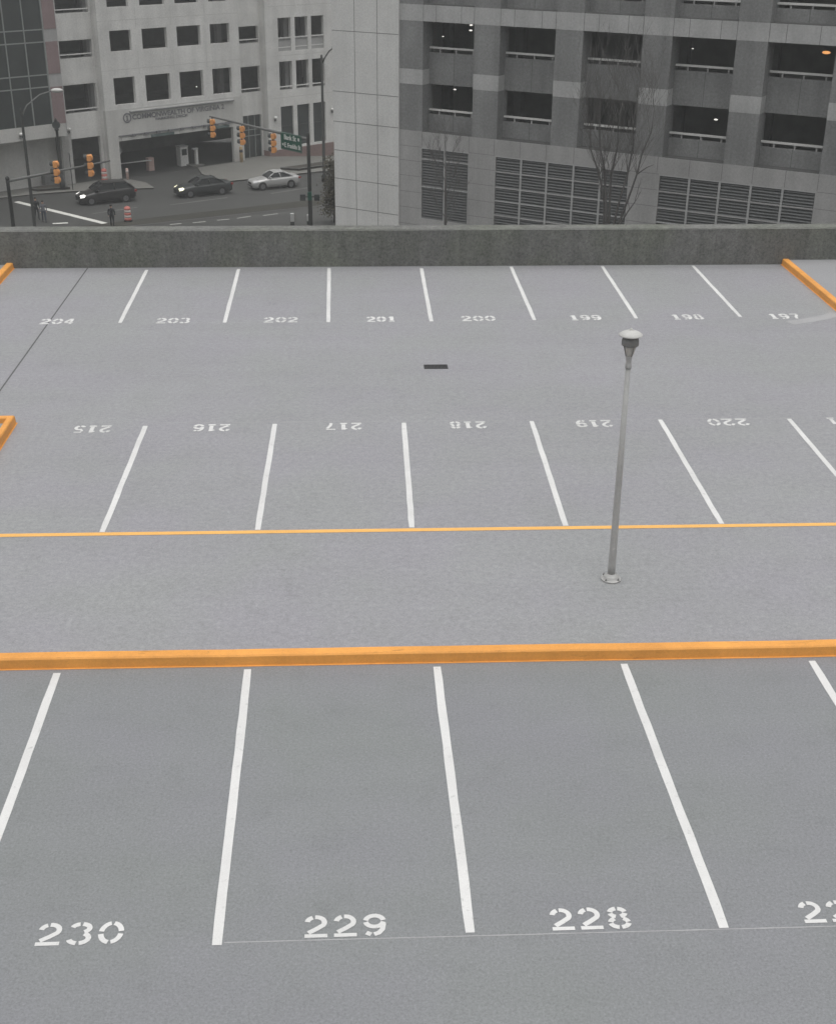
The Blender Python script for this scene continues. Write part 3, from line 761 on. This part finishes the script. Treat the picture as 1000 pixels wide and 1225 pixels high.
for a, c, n_, zb_ in vents:
    v = MB()
    v.box(S(a)+.004, S(c)-.004, .22, .26, ZR(zb_), ZR(LT), 'vent_void')
    z = ZR(zb_)+.05
    while z < ZR(LT)-.06:
        v.add([(S(a)+.01,.02,z),(S(c)-.01,.02,z),(S(c)-.01,.18,z+.10),(S(a)+.01,.18,z+.10),(S(a)+.01,.02,z-.035),(S(c)-.01,.02,z-.035),(S(c)-.01,.18,z+.065),(S(a)+.01,.18,z+.065)],
              [(0,1,2,3),(7,6,5,4),(0,4,5,1),(3,2,6,7),(0,3,7,4),(1,5,6,2)], 'louver')
        z += .158
    v = v.build('vent', RB)
    f = MB(); pw = (c-a)/n_
    for k in range(1, n_): f.box(S(a+pw*k)-.055, S(a+pw*k)+.055, -.012, .05, ZR(zb_), ZR(LT), 'louver_frame')
    zs = (-3.05,-4.5) if n_ == 2 else (-3.25,-4.05,-4.75,-5.5)
    for z in zs: f.box(S(a), S(c), .0, .045, ZR(z)-.035, ZR(z)+.035, 'louver_frame' if z in (-4.5,-4.75) else 'base_wall')
    f.box(S(a), S(c), -.01, .03, ZR(LT)-.05, ZR(LT), 'louver_frame')
    f.build('vent_frame', v)
# inside: floors, back wall, columns
b = MB(); b.box(S(0)+.01, S(END), 9.0, 9.3, -3, ZR(9), 'void')
for z in (3.87, .75, -2.2, 6.95): b.box(S(0)+.01, S(END), DEP+.45, 9.0, ZR(z), ZR(z)+.3, 'void')
for a, c in pil: b.box(S((a+c)/2)-.25, S((a+c)/2)+.25, 4.0, 4.5, ZR(-1.9), ZR(9), 'slab')
b.box(S(0)+.01, S(END), DEP+.4, 9.3, ZR(9), ZR(9)+.3, 'slab'); b.box(S(END), S(END)+.3, 0, 9.3, 0, ZR(9), 'dark_wall')
b.build('interior', RB)
for s, z, r_, mt in ((2.98,2.94,.07,'lamp_on'),(2.96,2.65,.07,'lamp_on'),(1.12,2.22,.04,'lamp_on'),(1.98,-.69,.06,'lamp_on'),(16.4,2.44,.04,'lamp_on'),(23.43,2.66,.13,'lamp_sodium'),(18.07,-1.06,.07,'lamp_on'),(22.93,4.87,.05,'lamp_on')):
    o = MB().ball((0,0,0), r_, mt, 10, (1.6,1,.6)).build('ceiling_lamp', RB, (s, 3.0, z - ZG + .0))
    if mt == 'lamp_sodium': o['label'] = 'glowing orange ceiling lamp'

# ------------------------------------------------------------------ bare trees in front of the right building
def rb(s, z, off):          # metres along the right facade, height, metres in front
    d = Vector((math.cos(AZR), math.sin(AZR))); n_ = Vector((math.sin(AZR), -math.cos(AZR)))
    p = PR + d*s + n_*off; return Vector((p.x, p.y, z))
def grow(mb, p, d, L, r, depth, mat, up=.25):
    n_ = 4; pts = [p.copy()]; rs_ = [r]; q = p.copy(); dd = d.normalized()
    for i in range(n_):
        dd = (dd + Vector((random.uniform(-.14,.14), random.uniform(-.14,.14), random.uniform(-.04,.14))) + Vector((0,0,up*.15))).normalized()
        q = q + dd*L/n_; pts.append(q.copy()); rs_.append(r*(1-.7*(i+1)/n_))
    mb.tube(pts, rs_, mat, 5, caps=False)
    if depth:
        for k in range(random.randint(3,4)):
            t = random.uniform(.3, 1); i = min(n_-1, int(t*n_)); bp = pts[i].lerp(pts[i+1], t*n_-i)
            a = random.uniform(0, 2*math.pi); sd_ = Vector((math.cos(a), math.sin(a), random.uniform(.3,1.0)))
            grow(mb, bp, (dd*.9 + sd_*.75), L*random.uniform(.45,.7), max(.006, r*.45), depth-1, mat, up)
t1 = empty('bare_tree', rb(4.62,ZG,2.5), 0, 'slender bare young tree in front of the narrow two-panel vent', 'tree', 'bare trees by the dark garage')
o1 = rb(4.62,ZG,2.5)
tr = MB(); tr.tube([rb(4.62,ZG,2.5)-o1, rb(4.66,-8,2.5)-o1, rb(4.62,-5.6,2.5)-o1, rb(4.60,-4.3,2.5)-o1], [.15,.085,.065,.04], 'bark', 8)
tr.build('trunk', t1)
cr = MB()
for s, z, ds in ((4.6,-4.3,-.25),(4.6,-4.4,.3),(4.6,-4.6,.05),(4.6,-4.9,-.5),(4.62,-6.6,.6),(4.62,-6.9,-.7),(4.62,-5.8,.4),(4.62,-5.6,-.45),(4.62,-7.4,.55)):
    grow(cr, rb(s,z,2.5)-o1, Vector((ds, random.uniform(-.2,.2), .95)), 2.0, .024, 3, 'twig', .5)
cr.build('crown', t1)
t2 = empty('bare_tree', rb(15.1,ZG,4), 0, 'wide bare tree with many upright stems before the garage vents', 'tree', 'bare trees by the dark garage')
o2 = rb(15.1,ZG,4)
tr = MB(); stems = [
 ([(15.1,ZG),(15.15,-9),(15.0,-6.5),(14.92,-4.6),(14.6,-3.2),(14.05,-1.9),(13.9,-.8)], [.26,.2,.13,.085,.065,.05,.03]),
 ([(15.05,-8.5),(15.2,-6.3),(15.1,-4.6),(14.75,-3.0),(14.5,-1.7),(14.35,-.6),(14.4,.4)], [.16,.12,.085,.07,.055,.04,.02]),
 ([(15.1,-8.2),(15.3,-6.2),(15.2,-4.5),(15.15,-3.2),(15.4,-1.8),(15.45,-.6),(15.6,.5)], [.15,.12,.08,.065,.05,.035,.02]),
 ([(15.2,-8.0),(15.5,-6.0),(15.85,-4.4),(16.1,-3.0),(16.2,-1.6),(16.25,-.4),(16.3,.7)], [.14,.1,.075,.06,.05,.035,.02]),
 ([(15.2,-8.2),(15.7,-6.0),(16.3,-4.2),(16.6,-3.0),(16.8,-1.9),(17.1,-.9),(17.2,.3)], [.13,.09,.07,.06,.045,.035,.02]),
 ([(16.6,-3.0),(17.1,-2.6),(17.5,-2.4)], [.04,.03,.015])]
for pts, rr in stems: tr.tube([rb(s,z,4+random.uniform(-.25,.25) if i > 1 else 4)-o2 for i,(s,z) in enumerate(pts)], [q*.72 for q in rr], 'bark', 7)
tr.build('trunk', t2)
cr = MB()
for pts, rr in stems[:5]:
    for (s, z), r_ in list(zip(pts, rr))[3:]:
        for k in range(6):
            grow(cr, rb(s,z,4)-o2, Vector((random.uniform(-.75,.75), random.uniform(-.6,.6), 1.0)), random.uniform(1.2,2.4), max(.009, r_*.22), 2, 'twig', .5)
cr.build('crown', t2)
t3 = empty('bare_sapling', rb(16.0,ZG,4.6), 0, 'small bare forked sapling leaning right beside the many-stemmed tree', 'tree')
o3 = rb(16.0,ZG,4.6); tr = MB()
tr.tube([rb(15.8,ZG,4.6)-o3, rb(15.9,-8,4.6)-o3, rb(16.05,-5.6,4.6)-o3, rb(16.5,-4.8,4.6)-o3, rb(16.85,-4.25,4.6)-o3], [.07,.06,.05,.04,.03], 'bark', 6)
tr.build('trunk', t3); cr = MB()
grow(cr, rb(16.85,-4.25,4.6)-o3, Vector((.1,0,1)), 1.0, .022, 1, 'twig'); grow(cr, rb(16.85,-4.25,4.6)-o3, Vector((.5,-.2,.8)), .6, .02, 1, 'twig'); grow(cr, rb(16.6,-4.7,4.6)-o3, Vector((-.2,0,1)), .7, .018, 1, 'twig')
cr.build('crown', t3)

def leafy(name, loc, h, rx, ry, n_, label, cat, mat='leaf'):
    root = empty(name, loc, 0, label, cat); tr_ = MB()
    tr_.tube([(0,0,0),(.05,.03,h*.4),(0,0,h*.8)], [.09,.06,.02], 'bark', 7)
    for k in range(7):
        a = random.uniform(0,6.28); z = random.uniform(.2,.6)*h
        tr_.tube([(0,0,z),(rx*.5*math.cos(a),ry*.5*math.sin(a),z+.25*h*.5),(rx*.85*math.cos(a),ry*.85*math.sin(a),z+.25*h)], [.035,.02,.008], 'bark', 5)
    tr_.build('trunk', root); lf = MB()
    clumps = [(random.uniform(-.6,.6)*rx, random.uniform(-.6,.6)*ry, random.uniform(.15,.92)*h) for _ in range(26)]
    for k in range(n_):
        c = random.choice(clumps); s_ = .33*rx
        p = Vector((c[0]+random.gauss(0,s_), c[1]+random.gauss(0,s_), max(.1, c[2]+random.gauss(0,.06*h))))
        ax = Vector((random.uniform(-1,1), random.uniform(-1,1), random.uniform(-1,1))).normalized(); bx_ = ax.orthogonal().normalized(); L = random.uniform(.07,.14)
        lf.add([p-ax*L, p+bx_*L*.45, p+ax*L, p-bx_*L*.45], [(0,1,2,3)], mat)
    lf.build('crown', root); return root
leafy('leafy_shrub', (-1.55,106.8,ZG), 5.2, .95, .95, 3600, 'tall brownish evergreen shrub at the corner of the pale end wall', 'shrub')
sh = empty('bare_shrub', lb(-18.6,-1.4,.13), 0, 'small bare shrub before the grey wall at the left edge', 'shrub'); cr = MB()
for k in range(9): grow(cr, Vector((random.uniform(-.2,.2),random.uniform(-.2,.2),0)), Vector((random.uniform(-.6,.6),random.uniform(-.6,.6),1)), 2.2, .03, 2, 'twig')
cr.build('crown', sh)

# ------------------------------------------------------------------ signal masts, lamps, posts
def signal_head(parent, loc, rz, H_, hang, tether=True):
    """three-section yellow signal head with dark lenses and visors; local -y is the way it faces"""
    h = H_/3; w_ = .175*H_; o = MB()
    for k in range(3):
        z = -hang - h*(k+.5)
        o.box(-w_*.86, w_*.86, -.10, .20, z-h*.40, z+h*.40, 'signal_yellow')
        o.ball((0,.20,z), h*.37, 'signal_yellow', 12, (1,.55,1))
    o.box(-w_*.5, w_*.5, -.05, .12, -hang-H_*.97, -hang-H_*.03, 'signal_dark')
    o = bevel(o.build('signal_head', parent, loc), .035, 2); o.rotation_euler = (0,0,rz)
    for k in range(3):
        z = -hang - h*(k+.5)
        l_ = MB(); l_.tube([(0,-.11,z),(0,-.085,z)], h*.36, 'signal_dark', 14); l_.build('lens', o)
        v = MB(); n_ = 10; vs = []
        for i in range(n_+1):
            a = R(-20 + 220*i/n_); x, zz = h*.42*math.cos(a), h*.42*math.sin(a)
            vs += [(x,-.085,z+zz), (x,-.085-.24*(1 if 20<i*22<200 else .7),z+zz), (x*1.06,-.085,z+zz*1.06), (x*1.06,-.085-.24*(1 if 20<i*22<200 else .7),z+zz*1.06)]
        for i in range(n_):
            q = 4*i; v.add(vs, [(q,q+1,q+5,q+4),(q+2,q+6,q+7,q+3),(q+1,q+3,q+7,q+5)], 'signal_yellow' if False else 'signal_dark')
        v.build('visor', o)
    if hang > 0: MB().box(-.04,.04,.02,.12,-hang,.03,'mast').build('bracket', o)
    return o
rm = empty('signal_mast', (-3.18,96.6,ZG), 0, 'traffic signal mast carrying three yellow heads over the street near the silver car', 'traffic signal')
MB().lathe([(.30,0),(.30,.06),(.17,.10),(.165,.6),(.15,4),(.12,8.6),(.12,8.8),(.02,8.9)], (0,0,0), 'mast', 14).build('pole', rm)
az_ = -6.42-ZG; A0 = Vector((0,0,az_)); A1 = Vector((-11.25+3.18, 106.5-96.6, az_+.15))
MB().tube([A0, A0.lerp(A1,.5), A1], [.13,.10,.06], 'mast_light', 10).build('mast_arm', rm)
for f, hh in ((.345,1.5),(.665,1.5),(.985,1.5)): signal_head(rm, tuple(A0.lerp(A1,f)+Vector((0,0,-.02))), R(292-195-0)*-1 + R(0), hh, .12)
pb = MB(); pb.box(-.15,.15,-.32,.0,az_-4.35,az_-3.75,'sign_green'); pb.build('control_box', rm, label='small dark green control box on the pole')
for s_ in (-1,1):
    m = MB(); m.box(s_*.52-.2,s_*.52+.2,-.2,.1,az_-4.4,az_-3.95,'signal_dark'); m.tube([(0,0,az_-4.15),(s_*.45,0,az_-4.15)],.04,'mast',6); m.build('pedestrian_signal', rm)
# green street-name board on the arm
dA = (A1-A0); dA.z = 0; dA.normalize()
ctr = Vector((-3.18,96.6,0)) + dA*1.85 + Vector((0,0,-6.86)); nrm = Vector((-dA.y, dA.x, 0)); 
if nrm.y > 0: nrm = -nrm
ctr += nrm*.17
sg = empty('street_sign', ctr, math.atan2(-dA.y,-dA.x), 'green street-name board with white lettering hung by the pole', 'sign')
bevel(MB().box(-1.28,1.28,-.03,.03,-.62,.62,'sign_green').build('panel', sg), .02, 1)
b = MB()
for x0,x1,z0,z1 in ((-1.26,1.26,.57,.60),(-1.26,1.26,-.60,-.57),(-1.26,-1.23,-.57,.57),(1.23,1.26,-.57,.57)): b.box(x0,x1,-.036,-.03,z0,z1,'road_worn')
b.box(.83,1.05,-.036,-.03,.20,.42,'rail_white'); b.add([(-1.12,-.034,-.24),(-.9,-.034,-.12),(-.9,-.034,-.36)],[(0,2,1)],'rail_white'); b.build('sign_marks', sg)
text_part('lettering', 'Bank St', .50, 'rail_white', sg, (-.1,-.04,.30), (math.pi/2,0,0), 1.45, .008)
text_part('lettering', 'E. Franklin St', .46, 'rail_white', sg, (.18,-.04,-.27), (math.pi/2,0,0), 1.95, .008)

lm = empty('signal_mast', (-23.5,90.2,ZG), 0, 'signal mast with a ball finial and two yellow heads left of the black hatchback', 'traffic signal')
MB().lathe([(.26,0),(.26,.06),(.16,.1),(.15,.8),(.12,6.6),(.14,6.62),(.14,6.7),(.05,6.75)], (0,0,0), 'mast', 14).build('pole', lm)
MB().ball((0,0,6.85), .15, 'mast', 12).build('finial', lm)
za = -8.13-ZG; B0 = Vector((0,0,za)); B1 = Vector((-17.75+23.5, 97.25-90.2, za+.08))
MB().tube([B0, B0.lerp(B1,.5), B1], [.10,.085,.06], 'mast_light', 10).build('mast_arm', lm)
for f in (.44,.775): signal_head(lm, tuple(B0.lerp(B1,f)+Vector((.12,-.16,.82))), -R(92), 1.62, 0)

sl = empty('street_lamp', (-22.55,92.3,ZG), 0, 'tall dark street lamp whose thin arm holds a white lamp head before the glass front', 'street lamp')
MB().lathe([(.22,0),(.2,.3),(.13,.4),(.09,11.0),(.05,11.2)], (0,0,0), 'mast', 12).build('pole', sl)
arm = [(0,0,10.6),(.35,.35,11.3),(1.1,1.2,11.9),(1.75,1.9,12.05)]
MB().tube(arm, [.055,.045,.04,.04], 'mast_light', 8).build('arm', sl)
MB().ball((2.1,2.25,12.05), .5, 'post_light', 14, (.85,.55,.32)).build('lamp_head', sl)
s2 = empty('street_lamp', (-2.66,123.9,ZG), 0, 'dark street lamp with a curved arm standing in a bed before the triple windows', 'street lamp')
MB().lathe([(.26,0),(.26,.5),(.15,.7),(.10,11.3),(.06,11.4)], (0,0,0), 'mast', 12).build('pole', s2)
MB().tube([(.02,0,10.6),(.35,0,11.2),(.7,0,11.7),(1.05,0,11.95)], [.06,.06,.06,.07], 'mast', 8).build('arm', s2)
bevel(MB().box(.95,1.7,-.14,.14,11.93,12.1,'mast').build('lamp_head', s2), .05, 2)
s3 = empty('street_post', (-26.27,119.6,ZG+.34), 0, 'dark post with a round head in the planting bed under the pink corner', 'post')
MB().lathe([(.24,0),(.22,.5),(.13,.65),(.12,5.0),(.2,5.05),(.2,5.15)], (0,0,0), 'mast', 12).build('post', s3)
MB().tube([(0,.1,5.5),(0,-.1,5.5)], .34, 'signal_dark', 18).build('round_head', s3)
MB().lathe([(.14,5.82),(.08,6.0),(.03,6.1)], (0,0,0), 'mast', 10).build('cap', s3)
p4 = MB().lathe([(.035,0),(.03,3.3)], (0,0,0), 'mast', 8).build('sign_pole', None, (-25.38,119.53,ZG+.13)); tag(p4, 'thin bare sign pole at the kerb right of the round-headed post', 'pole')

b0 = (-18.55, 107.35, ZG+.005)
br = empty('traffic_barrel', b0, 0, 'orange and white striped traffic barrel standing on the road near the black hatchback', 'barrel')
MB().lathe([(.36,0),(.36,.08),(.29,.1),(.285,.12)], (0,0,0), 'tyre', 20).build('base', br)
rr = [.29,.285,.275,.27,.26,.25,.24]
for k in range(5): MB().lathe([(rr[k],.12+k*.21),(rr[k+1],.12+(k+1)*.21-.01)], (0,0,0), 'barrel_orange' if k % 2 == 0 else 'barrel_white', 20).build('band', br)
MB().lathe([(.24,1.165),(.20,1.2),(.06,1.21),(.06,1.27),(.03,1.28)], (0,0,0), 'barrel_orange', 20).build('lid', br)
c2 = copy_tree(br); c2.location = lb(-7.6,.2,.13); tag(c2, 'orange and white traffic barrel by the opening left of the vehicle entrance', 'barrel')
for o_, l_ in ((br, None), (c2, None)): o_['group'] = 'traffic barrels in the street'
for (x, y), hh, lab in (((-4.97,105.9),.95,'small white-topped kerb post, left of the pair beside the mast'),((-3.62,106.1),.8,'small white-topped kerb post at the foot of the mast')):
    m = MB(); m.box(-.16,.16,-.12,.12,0,.28,'mast'); q = m.build('kerb_post', None, (x,y,ZG+.005)); tag(q, lab, 'post', 'white-topped kerb posts')
    bevel(MB().box(-.15,.15,-.13,.13,.28,hh,'cap_wall').build('white_box', q), .02, 1)

# ------------------------------------------------------------------ cars
def car(loc, rz, paint, label, cat, kind='sedan', lights='lamp_clear', L=4.6, base=2.75):
    """x = forward, origin between the axles on the ground"""
    root = empty('parked_car' if False else 'car', loc, rz, label, cat)
    Wd = .89; xf = L*.5; xr = -L*.5
    hood, belt, roof = (.93,.98,1.45) if kind == 'sedan' else (1.0,1.08,1.62)
    tail = 1.05 if kind == 'sedan' else 1.15
    st_ = [  # x, half width, bottom z, side top z, centre top z
        (xf, .55, .34, .62, .66), (xf-.08, .72, .24, .68, .74), (xf-.35, .84, .2, .76, .84), (xf-.9, Wd, .2, .84, .92), (xf-1.25, Wd, .2, .90, hood+.04),
        (.0, Wd, .2, belt-.06, belt), (-1.1, Wd, .2, belt-.02, belt+.02), (xr+.75, Wd, .2, belt, tail), (xr+.3, .86, .24, belt-.02, tail-.02), (xr+.07, .76, .3, .90, tail-.08), (xr, .6, .38, .84, .9)]
    vs = []; m = 14
    for x, w_, zb_, zs, zt in st_:
        half = [(w_*.80,zb_),(w_*.97,zb_+.08),(w_*1.0,zb_+.3*(zs-zb_)+.1),(w_*1.0,zs-.12),(w_*.96,zs),(w_*.78,zt-.015),(w_*.3,zt)]
        ring = half + [(-y,z) for y,z in half[::-1]]
        vs += [(x,y,z) for y,z in ring]
    fs = []
    for i in range(len(st_)-1):
        for k in range(m):
            k2 = (k+1)%m; fs.append((i*m+k, (i+1)*m+k, (i+1)*m+k2, i*m+k2))
    fs += [tuple(range(m)), tuple(range(len(st_)*m-1,(len(st_)-1)*m-1,-1))]
    b_ = MB(); b_.add(vs, fs, paint, True); 
    # roof and pillars
    if kind == 'sedan': xa, xb, xc, xd = xf-1.45, xf-2.12, xr+1.55, xr+.72
    else: xa, xb, xc, xd = xf-1.25, xf-2.0, xr+.85, xr+.22
    wb, wt = .80, .60; zb0 = belt-.03
    def gp(x, y, z): return (x, y, z)
    roofpts = [(xb+.05,wt-.06,roof-.035),(xb-.15,wt-.04,roof-.01),((xb+xc)/2,wt-.02,roof+.03),(xc+.1,wt-.05,roof-.01),(xc-.05,wt-.07,roof-.05)]
    rv = []; 
    for x, y, z in roofpts: rv += [(x,y+.06,z-.05),(x,y,z),(x,y*.5,z+.025),(x,-y*.5,z+.025),(x,-y,z),(x,-y-.06,z-.05)]
    b_.add(rv, [(i*6+k, i*6+k+1, (i+1)*6+k+1, (i+1)*6+k) for i in range(4) for k in range(5)], paint, True)
    for sgn in (1,-1):
        for (xl, xt, r_) in ((xa+.03,xb+.03,.05),((xa+xd)/2-.02,(xb+xc)/2,.045),(xd-.02,xc-.04,.075)):
            b_.tube([(xl,sgn*(wb-.01),zb0),( (xl+xt)/2, sgn*((wb+wt)/2+.03),(zb0+roof)/2+.03),(xt,sgn*(wt),roof-.05)], r_, paint, 6)
        b_.tube([(xa,sgn*(wb+.015),zb0),(0,sgn*(wb+.02),zb0+.03),(xd,sgn*(wb+.01),zb0+.02)], .03, paint, 6)
        b_.tube([(xb+.04,sgn*wt,roof-.05),((xb+xc)/2,sgn*(wt+.03),roof-.01),(xc-.04,sgn*wt,roof-.06)], .04, paint, 6)
    body = b_.build('body', root)
    bm = bmesh.new(); bm.from_mesh(body.data); bmesh.ops.recalc_face_normals(bm, faces=bm.faces); bm.to_mesh(body.data); bm.free()
    q = MB(); q.add([(xa,wb-.03,zb0),(xa,-wb+.03,zb0),(xb,-wt+.02,roof-.04),(xb,wt-.02,roof-.04)], [(0,1,2,3)], 'car_glass'); q.build('windscreen', root)
    q = MB(); q.add([(xd,wb-.05,zb0+.02),(xd,-wb+.05,zb0+.02),(xc,-wt+.02,roof-.05),(xc,wt-.02,roof-.05)], [(3,2,1,0)], 'car_glass'); q.build('rear_window', root)
    xm, xmt = (xa+xd)/2, (xb+xc)/2
    for sgn in (1,-1):
        for (p0,p1,t0,t1) in ((xa,xm,xb,xmt),(xm,xd,xmt,xc)):
            q = MB(); q.add([(p0,sgn*(wb-.005),zb0),(p1,sgn*(wb-.005),zb0),(t1,sgn*(wt-.005),roof-.05),(t0,sgn*(wt-.005),roof-.05)], [(0,1,2,3) if sgn < 0 else (3,2,1,0)], 'car_glass'); q.build('side_window', root)
        q = MB(); q.ball((xa-.22,sgn*(Wd+.06),belt+.04), .11, paint, 8, (.7,1,.75)); q.build('wing_mirror', root)
        q = MB(); q.add([(xf-.09,sgn*.42,.66),(xf-.13,sgn*.70,.70),(xf-.50,sgn*.86,.80),(xf-.42,sgn*.66,.86),(xf-.14,sgn*.46,.77),(xf-.09,sgn*.70,.60),(xf-.38,sgn*.865,.66)],
            [(0,1,2,3,4) if sgn > 0 else (4,3,2,1,0),(0,5,6,2,1) if sgn < 0 else (1,2,6,5,0)], lights)
        hl_ = q.build('headlight', root); hl_.location = (.025, sgn*.012, .012)
        q = MB(); q.box(xr-.012, xr+.18, sgn*.77-.1, sgn*.77+.1, .78, .93, 'red_lens'); q.build('tail_light', root)
        for wx in (base/2+.03, -base/2+.03):
            wl = MB(); y0, y1 = sgn*(Wd-.20), sgn*(Wd+.012)
            wl.tube([(wx,y0,.325),(wx,y1,.325)], .325, 'tyre', 20); wl = wl.build('wheel', root)
            rm_ = MB(); rm_.tube([(wx,y1-sgn*.02,.325),(wx,y1+sgn*.006,.325)], .225, 'rim', 16)
            for k in range(5):
                a = k*2*math.pi/5; rm_.tube([(wx+.06*math.cos(a),y1+sgn*.008,.325+.06*math.sin(a)),(wx+.2*math.cos(a),y1+sgn*.008,.325+.2*math.sin(a))], .018, 'rim', 4)
            rm_.build('rim', wl)
            ar = MB(); ar.tube([(wx,sgn*(Wd-.1),.345),(wx,sgn*(Wd+.004),.345)], .385, 'car_trim', 22); ar.build('wheel_arch', root)
    q = MB(); q.box(xf-.03, xf+.012, -.36, .36, .50, .66, 'car_trim'); q.box(xf-.09,xf+.004,-.52,.52,.30,.40,'car_trim'); q.build('grille', root)
    return root
def car_at(fwh, rwh, size=1.0, **k):
    f, r_ = Vector(fwh), Vector(rwh); d = (f-r_).normalized(); n_ = Vector((-d.y, d.x))
    if n_.y < 0: n_ = -n_
    c = (f+r_)/2 + n_*.88
    o = car((c.x, c.y, ZG+.004), math.atan2(d.y, d.x), **k); o.scale = (size,)*3
    return o
car_at((-22.58,113.6), (-19.91,114.9), size=1.09, paint='car_black', label='black hatchback with one bright headlight on the road behind the stop line', cat='car', kind='hatch', lights='headlight_on', L=4.65, base=2.8)
car_at((-14.40,116.6), (-11.77,117.9), size=1.07, paint='car_grey', label='dark saloon with yellowish lit headlights in front of the vehicle entrance', cat='car', lights='headlight_warm', L=4.8, base=2.8)
car_at((-8.20,119.8), (-5.64,120.95), size=1.03, paint='car_silver', label='silver saloon car coming along the street by the pavement', cat='car', L=4.55, base=2.7)

# ------------------------------------------------------------------ people
def person(loc, rz, label, top, legs, bag=None, stride=.2, h=1.75):
    k = h/1.75
    J = {'hip':(0,0,.95),'waist':(0,0,1.08),'chest':(0,.0,1.30),'neck':(0,.01,1.47),'headb':(0,-.01,1.56),'head':(0,-.015,1.66),'top':(0,0,1.73),
         'lh':(.10,0,.90),'lk':(.11,-stride*.55,.50),'la':(.11,-stride*.5,.09),'lt':(.12,-stride*.5-.17,.04),
         'rh':(-.10,0,.90),'rk':(-.11,stride*.15,.50),'ra':(-.11,stride*1.0,.11),'rt':(-.12,stride*1.0-.16,.04),
         'ls':(.19,.0,1.41),'le':(.25,stride*.5,1.14),'lw':(.25,stride*.35-.06,.90),'lf':(.24,stride*.3-.09,.80),
         'rs':(-.19,.0,1.41),'re':(-.25,-stride*.4,1.14),'rw':(-.25,-stride*.6-.08,.91),'rf':(-.24,-stride*.6-.12,.81)}
    rad = {'hip':.15,'waist':.14,'chest':.155,'neck':.06,'headb':.08,'head':.098,'top':.06,'lh':.105,'lk':.068,'la':.048,'lt':.04,'rh':.105,'rk':.068,'ra':.048,'rt':.04,
           'ls':.075,'le':.055,'lw':.04,'lf':.035,'rs':.075,'re':.055,'rw':.04,'rf':.035}
    E = [('hip','waist'),('waist','chest'),('chest','neck'),('neck','headb'),('headb','head'),('head','top'),('hip','lh'),('lh','lk'),('lk','la'),('la','lt'),('hip','rh'),('rh','rk'),('rk','ra'),('ra','rt'),
         ('chest','ls'),('ls','le'),('le','lw'),('lw','lf'),('chest','rs'),('rs','re'),('re','rw'),('rw','rf')]
    names = list(J); me = bpy.data.meshes.new('person')
    me.from_pydata([tuple(c*k for c in J[n_]) for n_ in names], [(names.index(a), names.index(c)) for a, c in E], [])
    o = bpy.data.objects.new('person', me); COL.objects.link(o)
    sk = o.modifiers.new('skin', 'SKIN')
    for i, n_ in enumerate(names):
        d = me.skin_vertices[0].data[i]; d.radius = (rad[n_]*k, rad[n_]*k*(.75 if n_ in ('chest','waist','hip') else 1)); d.use_root = n_ == 'hip'
    ss = o.modifiers.new('sub', 'SUBSURF'); ss.levels = 2
    bpy.context.view_layer.update()
    m2 = bpy.data.meshes.new_from_object(o.evaluated_get(bpy.context.evaluated_depsgraph_get()))
    o.modifiers.clear(); o.data = m2; m2.name = 'person'; bpy.data.meshes.remove(me)
    m2.materials.clear()
    for mm in (top, legs, 'skin', 'cloth_dark'): m2.materials.append(M[mm])
    for p in m2.polygons:
        z = p.center.z/k; p.use_smooth = True
        p.material_index = 3 if z < .1 else 1 if z < .93 and abs(p.center.x) < .2*k else 2 if z > 1.5 or z < .89 else 0
    o.location = loc; o.rotation_euler = (0,0,rz); tag(o, label, 'person')
    MB().ball((0,.015*k,1.70*k), .108*k, 'hair', 12, (.95,1.05,.75)).build('hair', o)
    if bag: bevel(MB().box(-.15,.15,.11,.24,1.02*k,1.40*k,bag).build('backpack', o), .04, 2)
    return o
person((-26.15,108.2,ZG+.005), R(25), 'person in dark clothes walking beside another near the lamp pole', 'cloth_dark', 'cloth_dark', None, .3, 1.8)
person((-25.35,107.2,ZG+.005), R(15), 'person in a grey jacket and dark trousers walking just right of the lamp pole', 'cloth_grey', 'cloth_blue', 'cloth_dark', .25, 1.75)
person((-19.55,105.6,ZG+.005), R(180), 'person in black standing alone beside the striped barrel', 'cloth_dark', 'cloth_dark', None, .08, 1.75)
